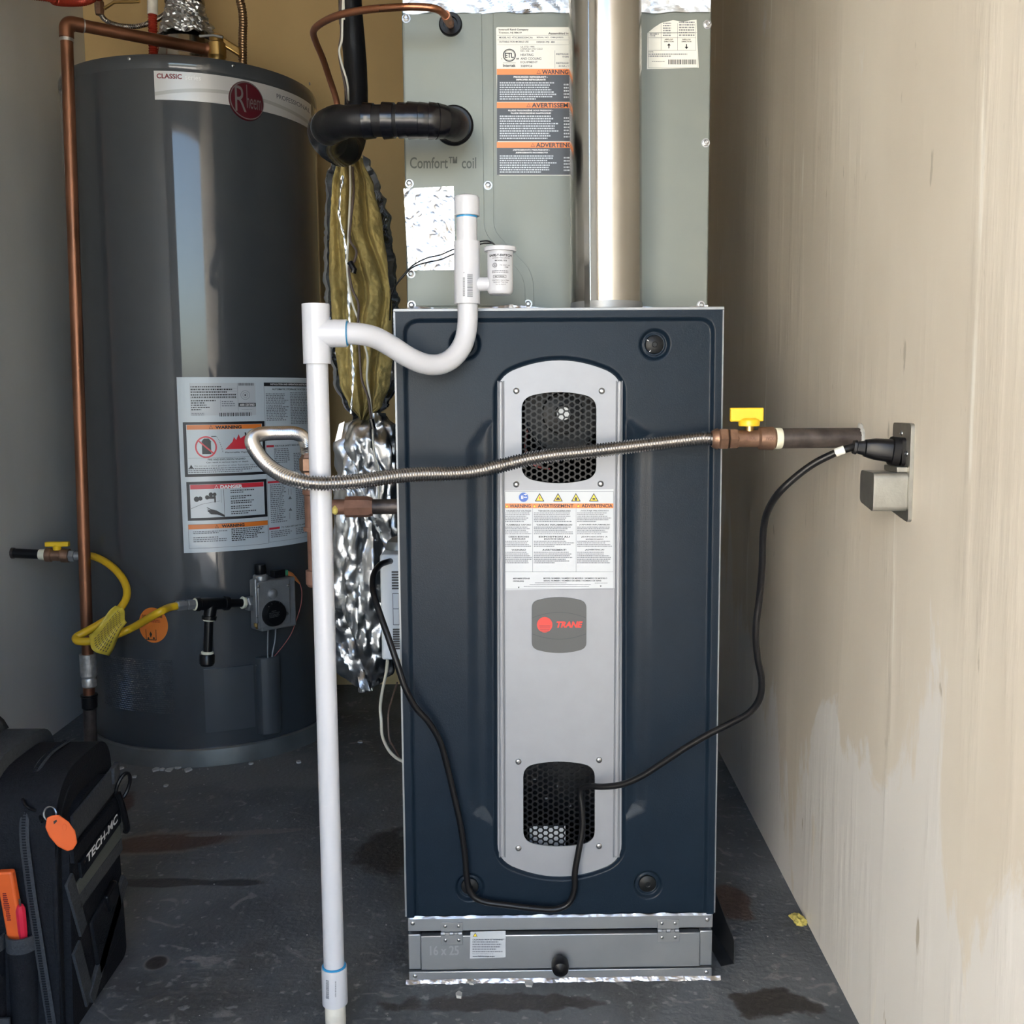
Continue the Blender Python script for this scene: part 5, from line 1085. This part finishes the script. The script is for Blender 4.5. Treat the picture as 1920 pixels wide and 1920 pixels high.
def htag(u, v):
    a = A(222 + 28 * v, 1133 + 27 * v, YL - .15); b_ = A(166 + 40 * v, 1190 + 38 * v, YL - .20)
    p_ = a.lerp(b_, u); return p_ + V((0, -.018 + .020 * math.sin(v * 5 + u * 2), .004 * math.sin(u * 6)))
tg = obj('warning_tag', MB().grid(htag, 24, 14), M['tag_yellow'], hs, recalc=False); sd = tg.modifiers.new('thick', 'SOLIDIFY'); sd.thickness = .0006
mb = MB()
for j in range(3, 12):
    for i in range(3, 20, 2):
        a, b_, c_, d_ = htag(i / 23, j / 13), htag((i + 1.3) / 23, j / 13), htag((i + 1.3) / 23, (j + .35) / 13), htag(i / 23, (j + .35) / 13); off = V((0, -.0012, 0)); mb.add([a + off, b_ + off, c_ + off, d_ + off], [(0, 1, 2, 3)])
obj('fine_print', mb, M['brown_wire'], tg, smooth=None, recalc=False)
sv = thing('gas_stub_valve', 'dull brass valve with yellow lever on pipe from left wall', 'gas valve', A(60, 1045, YL))
p = [A(x, 1037 + (x - 22) * .045, YL) for x in (22, 74, 80, 86, 98, 118, 130, 141, 152)]
p[0] = V((XL - .002, YL, p[0].z))
lat = lambda a, b_, prof, m_, nm, n=24, sm_=30: obj(nm, MB().lathe(a, b_ - a, [(f * (b_ - a).length, r_) for (f, r_) in prof], n), M[m_], sv, smooth=sm_)
lat(p[0], p[1], [(0, .0112), (1, .0112)], 'iron_black', 'nipple'); lat(p[0], p[0].lerp(p[1], .12), [(0, .013), (1, .0125)], 'iron', 'wall_collar')
lat(p[1], p[3], [(0, .012), (1, .0135)], 'teflon', 'thread_tape'); lat(p[3], p[6], [(0, .012), (.02, .0165), (.25, .0165), (.3, .014), (.65, .014), (.7, .0168), (1, .0160), (1, .01)], 'brass_dull', 'valve_body')
lat(p[6], p[7], [(0, .0125), (.1, .0140), (.9, .0140), (1, .011)], 'zinc', 'adapter_nut', 6, 10); lat(p[7], p[8], [(0, .0105), (1, .0100)], 'zinc', 'adapter')
vc = (p[4] + p[5]) / 2
lv = obj('lever', MB().lathe(vc + V((0, 0, .012)), (0, 0, 1), [(0, .009), (.008, .010), (.012, .008)], 20), M['yellow'], sv)
mb = MB(); mb.obox(vc + V((.001, 0, .026)), V((.027, 0, 0)), V((0, .007, 0)), V((0, 0, .0055))); obj('lever_blade', mb, M['yellow'], lv, bevel=.0015)

# ================================================================== PIPES round the water heater top
cpx = V((A(167, 1240, .90).x, .90, 0)); tz = A(121, 45, .90)
ctop = V((A(124, 42, .90).x, .90, A(124, 42, .90).z)); cbot = V((A(170, 1405, .90).x, .90, .0))
rp = thing('relief_discharge_pipe', 'long copper relief pipe dropping beside the water heater', 'pipe', cbot)
cz = lambda py: ctop.lerp(cbot, (ctop.z - A(150, py, .90).z) / (ctop.z - cbot.z))
he = A(386, 93, 1.08)
obj('copper_run', MB().tube(fillet([cz(1236), ctop, he], .030, 8), .0130, 24), M['copper_dull'], rp)
el = fillet([cz(70), ctop, ctop.lerp(he, .11)], .028, 8); obj('elbow', MB().tube(el, .0150, 24), M['copper_dull'], rp)
obj('solder_joint', MB().tube([cz(72), cz(78)], .0142, 20), M['solder'], rp)
obj('solder_joint', MB().tube([ctop.lerp(he, .105), ctop.lerp(he, .12)], .0142, 20), M['solder'], rp)
obj('male_adapter', MB().lathe(cz(1226), (0, 0, -1), [(0, .014), (0, .0185), (.05, .0185), (.056, .0150), (.062, .0165), (.075, .0160), (.078, .013)], 24), M['solder'], rp)
obj('copper_stub', MB().tube([cz(1270), cz(1305)], .0130, 20), M['copper_dull'], rp)
obj('coupling', MB().lathe(cz(1302), (0, 0, -1), [(0, .014), (0, .0190), (.004, .0190), (.005, .0175), (.030, .0175), (.034, .0150)], 24), M['iron_black'], rp)
obj('iron_tail', MB().tube([cz(1325), V((cbot.x, cbot.y, 0.002))], .0145, 20), M['iron'], rp)
tv = thing('relief_valve', 'brass relief valve on top of the water heater', 'valve', V((he.x + .05, 1.08, ztop)))
obj('outlet', MB().lathe(he - V((.006, 0, 0)), (1, 0, 0), [(0, .0125), (.012, .0155), (.012, .0165), (.03, .0165)], 24), M['copper_dull'], tv)
obj('ptfe', MB().lathe(he + V((.018, 0, 0)), (1, 0, 0), [(0, .0155), (.008, .0160)], 20), M['teflon'], tv)
obj('body', MB().lathe(A(407, 98, 1.08) - V((0, 0, .03)), (0, 0, 1), [(0, .013), (.012, .016), (.02, .021), (.048, .021), (.052, .017), (.066, .016), (.07, .010), (.072, .001)], 24), M['brass'], tv)
obj('link_arm', MB().obox((A(407, 72, 1.08) + A(452, 100, 1.10)) / 2, (A(452, 100, 1.10) - A(407, 72, 1.08)) / 2, V((0, .010, 0)), V((0, 0, .010))), M['brass'], tv, bevel=.003)
obj('test_lever', MB().tube([A(374, 68, 1.06), A(400, 66, 1.06), A(418, 70, 1.06)], .0030, 10), M['edge'], tv)
vt = thing('water_heater_vent', 'foil-taped round vent pipe above the water heater', 'vent pipe', V((A(345, 70, 1.2).x, 1.2, ztop)))
vc_ = A(347, 20, 1.2)
def vfoil(u, v):
    th = 2 * PI * u; y = 10 + 62 * v; r_ = .042 + .018 * v ** 1.4; p_ = A(347 + 3 * v, y, 1.2)
    q_ = V((math.sin(th) * 1.5, math.cos(th) * 1.5, v * 3)); r_ += .020 * abs(noise.noise(q_ * 2)) * v + .010 * abs(noise.noise(q_ * 5)); return V((p_.x + r_ * math.sin(th), 1.2 - r_ * math.cos(th), p_.z - .01 * noise.noise(q_ * 3) * v))
obj('foil_collar', MB().grid(vfoil, 60, 26, True), M['foil'], vt, smooth=None, recalc=False)
obj('vent_pipe', MB().tube([V((vc_.x, 1.2, A(347, 60, 1.2).z)), V((vc_.x, 1.2, ZC))], .0435, 40), M['flue'], vt)
obj('pipe_rib', MB().lathe(V((vc_.x, 1.2, A(347, 8, 1.2).z)), (0, 0, 1), [(0, .0440), (.002, .047), (.008, .047), (.010, .0440)], 40), M['flue'], vt)
hz = A(350, 80, 1.2).z
obj('draft_hood', MB().lathe(V((vc_.x, 1.2, ztop)), (0, 0, 1), [(0.003, .085), (.006, .085), (hz - ztop, .062), (hz - ztop + .012, .050)], 40), M['flue'], vt)
def flexpipe(name, pts, label, m_='flex_cu', r=.0105, base_m='brass'):
    t_ = thing(name, label, 'water pipe', pts[-1]); obj('ribbed_tube', corrugated(spline(pts, 14), r * .86, r, .006, 16, 4), M[m_], t_, smooth=60)
    obj('nut', MB().lathe(V(pts[-1]) + V((0, 0, .018)), (0, 0, -1), [(0, .011), (.004, .0155), (.020, .0155), (.028, .012)], 6), M[base_m], t_, smooth=10); return t_
flexpipe('water_connector', [V((A(444, -60, 1.12).x, 1.12, ZC))] + AP((446, -60, 1.12), (448, -10, 1.12), (454, 18, 1.12), (456, 45, 1.12), (455, 70, 1.12)) + [V((A(453, 92, 1.12).x, 1.12, ztop + .008))], 'brown ribbed water connector at the right of the heater top')
t_ = thing('hot_water_connector', 'red coated ribbed connector rising behind the copper pipe', 'water pipe', V((A(286, 64, 1.2).x, 1.2, ztop)))
q0, q1, q2 = A(285, 85, 1.2), A(286, 28, 1.2), A(286, -25, 1.2)
obj('red_coil', corrugated([V((q0.x, 1.2, ztop + .004)), q1], .0095, .0115, .006, 16, 4), M['red_flex'], t_, smooth=60)
obj('sleeve', MB().tube([q1, q2, V((q2.x, 1.2, ZC))], .0125, 20), M['pvc_old'], t_)
t_ = thing('recirculation_line', 'thin ribbed metal hose sagging behind the copper pipe', 'water pipe', A(160, 40, 1.25))
obj('ribbed_tube', corrugated(spline([V((A(187, -20, 1.30).x, 1.30, ZC))] + AP((187, -40, 1.30), (187, -5, 1.30), (188, 20, 1.28), (196, 36, 1.27), (215, 46, 1.27), (240, 50, 1.27), (265, 48, 1.28), (290, 39, 1.30), (312, 25, 1.33), (325, 10, 1.36), (330, -20, 1.38)) + [V((A(331, -20, 1.39).x, 1.39, ZC))], 14), .0055, .0068, .004, 12, 4), M['flex'], t_, smooth=60)
obj('brass_tee', MB().lathe(A(187, 28, 1.27), (0, 0, 1), [(0, .010), (.012, .012), (.030, .012), (.034, .009)], 6), M['brass_dull'], t_, smooth=10)
obj('shutoff_handle', MB().tube(AP((196, 16, 1.26), (214, 4, 1.25), (262, 3, 1.24)), .0040, 8), M['brass'], t_)
t_ = thing('red_hose', 'red ribbed hose end at the top of the left wall', 'water pipe', A(100, -10, 1.0))
obj('hose', corrugated(spline([V((XL - .004, .98, A(60, -20, .98).z))] + AP((84, -6, .98), (105, 2, 1.0), (140, 4, 1.05), (166, 0, 1.08), (180, -14, 1.10), (186, -60, 1.12)) + [V((A(190, -60, 1.12).x, 1.12, ZC))], 12), .0085, .0100, .005, 14, 4), M['red_flex'], t_, smooth=60)

# ================================================================== TOOL BAG
BX = -.655                              # outer face of the front pouch
bag = thing('tool_bag', 'black and grey nylon tool backpack standing on the concrete floor', 'tool bag', V((-.77, -.01, 0)))
BZ = .345
def prof_yz(y0, y1, z1, r0, r1):       # side profile in (y, z) with big rounded top
    return rounded2d([(y0, .0), (y1, .0), (y1 - .015, z1), (y0 + .020, z1)], [.02, .02, r1, r0], 8)
def slab(name, x0, x1, prof, m_, bev=.012):
    mb = MB().poly([prof], lambda y, z, h: V((h, y, z)), x0, x1); return obj(name, mb, M[m_], bag, bevel=bev, seg=4, smooth=40)
slab('main_compartment', -.90, -.752, prof_yz(-.118, .115, BZ + .018, .06, .06), 'bag_grey', .02)
slab('front_pouch', -.765, BX - .010, prof_yz(-.128, .100, BZ, .085, .05), 'pouch', .016)
slab('front_panel', BX - .016, BX, prof_yz(-.112, .085, BZ - .045, .075, .045), 'pouch', .008)
# zip running round the pouch
zpth = [V((-.676, -.1285, .02)), V((-.686, -.127, .12)), V((-.697, -.122, .22)), V((-.705, -.110, .285)), V((-.710, -.075, .330)), V((-.712, -.02, BZ + .002)), V((-.712, .05, BZ + .001))]
zs = resample(spline(zpth, 14), .0035)
obj('zip_tape', MB().tube(zs, .0065, 8, flat=.25), M['web'], bag)
mb = MB()
for i in range(0, len(zs) - 1):
    t_ = (zs[i + 1] - zs[i]).normalized(); o_ = (zs[i] - V((-.71, 0, .15))); o_.x = 0; o_ = (o_ - t_ * o_.dot(t_)).normalized(); mb.obox(zs[i] + o_ * .0018, V((.0024, 0, 0)), t_ * .0010, o_ * .0008)
o = obj('zip_teeth', mb, M['pouch'], bag); o['kind'] = 'stuff'
for zz_ in ((-.120, .20), ):
    obj('piping', MB().tube(spline([V((BX - .012, -.120, .02)), V((BX - .012, -.116, .18)), V((BX - .012, -.100, .27)), V((BX - .012, -.060, .318)), V((BX - .012, .0, .326))], 10), .0035, 10), M['pouch'], bag)
# webbing and patch on the front
def onbag(y0, z0, y1, z1, w, m_, nm, th=.003, x=BX):
    a, b_ = V((x + th / 2, y0, z0)), V((x + th / 2, y1, z1)); d_ = (b_ - a).normalized(); s_ = V((1, 0, 0)).cross(d_)
    return obj(nm, MB().obox((a + b_) / 2, (b_ - a) / 2, s_ * w, V((th / 2, 0, 0))), M[m_], bag, bevel=.0008)
onbag(-.085, .270, .075, .285, .018, 'web', 'top_strap', .004); onbag(-.095, .236, .080, .246, .010, 'pouch', 'strap_fold', .006)
pt_ = onbag(-.070, .205, .078, .222, .012, 'pouch', 'name_patch', .004)
vv, ff = glyphs('TECH-MC', .03); mb = MB().add([V((BX + .0046, -.052 + .115 * q[0], .2035 + .015 + .012 * q[0] - .013 * q[1])) for q in vv], ff); obj('lettering', mb, M['ink_white'], pt_, smooth=None, recalc=False)
onbag(-.080, .180, .078, .196, .013, 'olive', 'olive_band', .003)
onbag(-.105, .21, -.070, .12, .011, 'web', 'side_webbing', .004); onbag(-.078, .165, .078, .176, .010, 'web', 'cross_strap', .004)
onbag(-.095, .11, -.062, .015, .012, 'web', 'side_webbing', .004); onbag(-.062, .015, .082, .120, .011, 'web', 'cross_strap', .006)
obj('buckle', MB().obox(V((BX + .005, .022, .122)), V((0, .018, .004)), V((.005, 0, 0)), V((0, -.003, .014))), M['black_plastic'], bag, bevel=.003)
onbag(.010, .118, .004, .030, .008, 'pouch', 'pull_strap', .005)
obj('pocket_flap', MB().obox(V((BX + .003, .01, .085)), V((0, .05, .010)), V((.003, 0, 0)), V((0, -.01, .045))), M['pouch'], bag, bevel=.004)
def ring_(name, c_, ra, rb2, r_, m_, par, tilt=V((0, 1, 0)), upv_=V((0, 0, 1)), n=32):
    return obj(name, MB().tube([c_ + tilt * (ra * math.cos(2 * PI * k / n)) + upv_ * (rb2 * math.sin(2 * PI * k / n)) for k in range(n + 1)], r_, 8, caps=False), M[m_], par)
ring_('carabiner', V((BX + .012, .070, .268)), .012, .021, .0028, 'black_plastic', bag, V((.5, .85, 0)), V((.25, 0, .97)))
obj('carabiner_tab', MB().obox(V((BX + .004, .062, .292)), V((0, .012, .002)), V((.004, 0, 0)), V((0, 0, .012))), M['web'], bag, bevel=.002)
obj('pull_cord', MB().tube(spline([V((BX + .008, .060, .262)), V((BX + .012, .066, .235)), V((BX + .013, .074, .205)), V((BX + .010, .078, .196))], 8), .0048, 10), M['black_plastic'], bag)
obj('zip_pull', MB().tube(spline([V((-.712, -.095, .316)), V((-.700, -.108, .310)), V((-.690, -.100, .300)), V((-.680, -.112, .292))], 8), .0022, 8), M['black_plastic'], bag)
# grab handle / shoulder pad
obj('shoulder_pad', MB().grid(lambda u, v: V((-.95 + .15 * u, -.06 + .12 * v, BZ + .018 + .045 * math.sin(PI * (.15 + .85 * u)) ** .6 + .006 * math.sin(PI * v))), 24, 10), M['bag_grey'], bag, recalc=False).modifiers.new('thick', 'SOLIDIFY').thickness = .014
obj('side_panel', MB().box((-.899, -.1225, .03), (-.775, -.116, .325)), M['bag_grey'], bag, bevel=.003)
# side pockets facing the camera
pk = A(36, 1752, -.128); ZP = pk.z - .004
for (xc, w_) in ((pk.x, .019), (pk.x - .047, .024)):
    obj('side_pocket', MB().lathe(V((xc, -.120, .012)), (0, 0, 1), [(0, w_), (ZP - .012, w_), (ZP - .012, w_ - .002), (.03, w_ - .003)], 24), M['pouch'], bag); obj('pocket_cuff', MB().lathe(V((xc, -.120, ZP - .018)), (0, 0, 1), [(0, w_ + .0012), (.020, w_ + .0012), (.020, w_ - .002)], 24, caps=False), M['web'], bag)
obj('bottom_strap', MB().box((-.90, -.1465, .018), (-.722, -.1415, .042)), M['web'], bag, bevel=.001)
obj('rivet', MB().lathe(V((-.705, -.129, .018)), (0, -1, 0), [(0, .005), (.002, .004), (.003, .001)], 16), M['screw'], bag)
# key ring with orange tag
p = A(106, 1525, -.135)
kr = thing('key_tag', 'orange plastic tag on a split ring hanging from tool bag', 'key tag', p)
rc = A(93, 1526, -.132); 
for k in range(2): ring_('split_ring', rc + V((.0014 * k, -.001 * k, 0)), .0088, .0092, .0008, 'screw', kr, V((.93, -.1, .25)), V((-.2, .2, .95)))
tagpx = [(88, 1533), (97, 1529), (111, 1528), (129, 1541), (141, 1558), (145, 1580), (137, 1593), (126, 1596), (108, 1587), (92, 1568), (85, 1551)]
tb_ = obj('tag_body', MB().poly([tagpx], lambda x, y, h: A(x, y, -.150 - h + (x - 85) * .0003), -.006, .0045), M['orange'], kr, bevel=.004, seg=3, smooth=50)
obj('tag_slot', MB().poly([[(100, 1540), (106, 1537), (107, 1540), (101, 1546)]], lambda x, y, h: A(x, y, -.150 - h + (x - 85) * .0003), .0042, .0050), M['ink'], tb_)
obj('tag_oval', MB().poly([[(121 + 4 * math.cos(a), 1551 + 6.5 * math.sin(a)) for a in [2 * PI * k / 20 for k in range(20)]]], lambda x, y, h: A(x, y, -.150 - h + (x - 85) * .0003), .004, .0062), M['orange'], tb_, bevel=.001)
# tools in the side pocket
lp0, lp1 = A(31, 1752, -.122), A(10, 1632, -.136)
lt = thing('orange_tester', 'orange pen-shaped tool standing in tool bag side pocket', 'hand tool', lp0 - V((0, 0, .03)))
d_ = (lp1 - lp0).normalized(); sx_ = d_.cross(V((0, 1, 0))).normalized()
obj('barrel', MB().obox((lp0 + lp1) / 2 - d_ * .012, d_ * ((lp1 - lp0).length / 2 + .012), sx_ * .0105, V((0, .006, 0))), M['orange'], lt, bevel=.003, seg=3)
mb = MB(); rnd = random.Random(4)
for k in range(14): mb.obox((lp0 + lp1) / 2 + d_ * (-.022 + k * .0030) + sx_ * .003 + V((0, -.0062, 0)), d_ * .0008, sx_ * (.002 + .002 * rnd.random()), V((0, .0003, 0)))
obj('printing', mb, M['ink_darkred'], lt)
rp0, rp1 = A(43, 1750, -.124), A(38, 1698, -.133); d_ = (rp1 - rp0).normalized()
rd = thing('red_screwdriver', 'small red screwdriver beside the orange tool in the pocket', 'hand tool', rp0 - V((0, 0, .03)))
obj("handle", MB().lathe(rp0 - d_ * .03, d_, [(0, .0055), (.03 + (rp1 - rp0).length * .85, .0062), (.03 + (rp1 - rp0).length, .004), (.03 + (rp1 - rp0).length, .001)], 8), M['red'], rd)
obj('shaft', MB().lathe(rp1, d_, [(-.002, .0013), (.010, .0013), (.0105, .0005)], 10), M['screw'], rd)

# ================================================================== LOOSE BITS ON THE FLOOR
rnd = random.Random(11)
spots = [(196, 1437, 13), (200, 1449, 9), (235, 1421, 8), (292, 1444, 8), (304, 1444, 6), (318, 1444, 9), (333, 1440, 8), (352, 1445, 8), (252, 1457, 5), (228, 1441, 6), (312, 1474, 5), (268, 1412, 6), (676, 1392, 6), (885, 1841, 6), (860, 1868, 5), (993, 1846, 6), (560, 1430, 5), (470, 1433, 5)]
for (px_, py_, s_) in spots:
    c_ = AF(px_, py_); r_ = s_ * .00125; n = rnd.randint(5, 7); a0 = rnd.random() * 6
    pts2 = [(c_.x + r_ * (.6 + .5 * rnd.random()) * math.cos(a0 + 2 * PI * k / n), c_.y + r_ * 1.3 * (.6 + .5 * rnd.random()) * math.sin(a0 + 2 * PI * k / n)) for k in range(n)]
    tag(obj('plaster_chip', MB().poly([pts2], lambda x, y, h: V((x, y, h)), 0, .0025 + .002 * rnd.random()), M['chip'], None, smooth=None), ('pale plaster chip on the floor at the foot of the copper pipe' if px_ < 245 else 'pale plaster chip on the floor in front of the heater base ring' if px_ < 580 else 'pale plaster chip on the floor below the foil duct' if px_ < 700 else 'tiny pale plaster chip on the floor in front of filter rack'), 'debris', 'plaster chips on the floor')
mb = MB()
for k in range(260):
    if k < 120: th = -1.5 + 2.6 * rnd.random(); r_ = HR + .02 + .16 * rnd.random() ** 2; c_ = V((HC.x + r_ * math.sin(th), HC.y - r_ * math.cos(th), 0))
    else: c_ = V((-.7 + 1.05 * rnd.random(), -.2 + .9 * rnd.random(), 0))
    if abs(c_.x) < .24 and c_.y > -.012: continue
    if c_.x < -.62 and -.16 < c_.y < .14: continue
    if (c_ - HC).length < HR + .018 or c_.x < XL + .01: continue
    if c_.x > wr(c_.y) - .01: continue
    s_ = .0005 + .0013 * rnd.random() ** 3; an = rnd.random() * 6; n = 5; pp = [c_ + V((math.cos(an + k * 1.257) * s_ * (.7 + .8 * rnd.random()), math.sin(an + k * 1.257) * s_ * (.7 + .8 * rnd.random()), 0)) for k in range(n)]; mb.add(pp + [c_ + V((0, 0, s_ * .8))], [(k, (k + 1) % n, n) for k in range(n)])
o = obj('plaster_crumbs', mb, M['chip'], None, smooth=None); o['kind'] = 'stuff'; tag(o, 'scattered pale crumbs of plaster on the concrete floor', 'debris')
for (px_, py_, s_) in ((1497, 1726, .013),):
    c_ = AF(px_, py_)
    def ff_(u, v):
        th = 2 * PI * u; ph = PI * v * .5; q_ = V((math.cos(th) * math.sin(ph), math.sin(th) * math.sin(ph), math.cos(ph)))
        return c_ + V((q_.x * s_ * .9, q_.y * s_ * 1.5, q_.z * s_ * .55)) * (1 + .5 * noise.noise(q_ * 2.5 + V((4, 0, 0))))
    tag(obj('glass_wool_tuft', MB().grid(ff_, 28, 14, True), M['fluff'], None, recalc=False), 'small yellow tuft of glass wool by the right wall', 'debris')
c_ = AF(1385, 1812); sm_ = thing('sheet_metal_offcut', 'dark bent sheet metal strip lying beside the filter rack', 'metal scrap', c_)
a0 = AF(1352, 1812); a1 = AF(1408, 1808); b0 = AF(1350, 1690)
mb = MB(); mb.add([a0, a0 + V((.020, .006, 0)), V((.246, .13, .0)), V((.228, .13, 0)), a0 + V((0, 0, .001)), a0 + V((.020, .006, .001)), V((.246, .13, .001)), V((.228, .13, .001))], [(0, 3, 2, 1), (4, 5, 6, 7), (0, 1, 5, 4), (1, 2, 6, 5), (2, 3, 7, 6), (3, 0, 4, 7)]); obj('flat_leg', mb, M['paint_in'], sm_)
mb = MB(); q0, q1 = a0 + V((.020, .006, 0)), V((.246, .13, 0)); mb.add([q0, q1, q1 + V((0, 0, .075)), q0 + V((0, 0, .035)), q0 + V((.001, 0, 0)), q1 + V((.001, 0, 0)), q1 + V((.001, 0, .075)), q0 + V((.001, 0, .035))], [(0, 1, 2, 3), (7, 6, 5, 4), (0, 4, 5, 1), (1, 5, 6, 2), (2, 6, 7, 3), (3, 7, 4, 0)]); obj('upright_leg', mb, M['paint_in'], sm_)
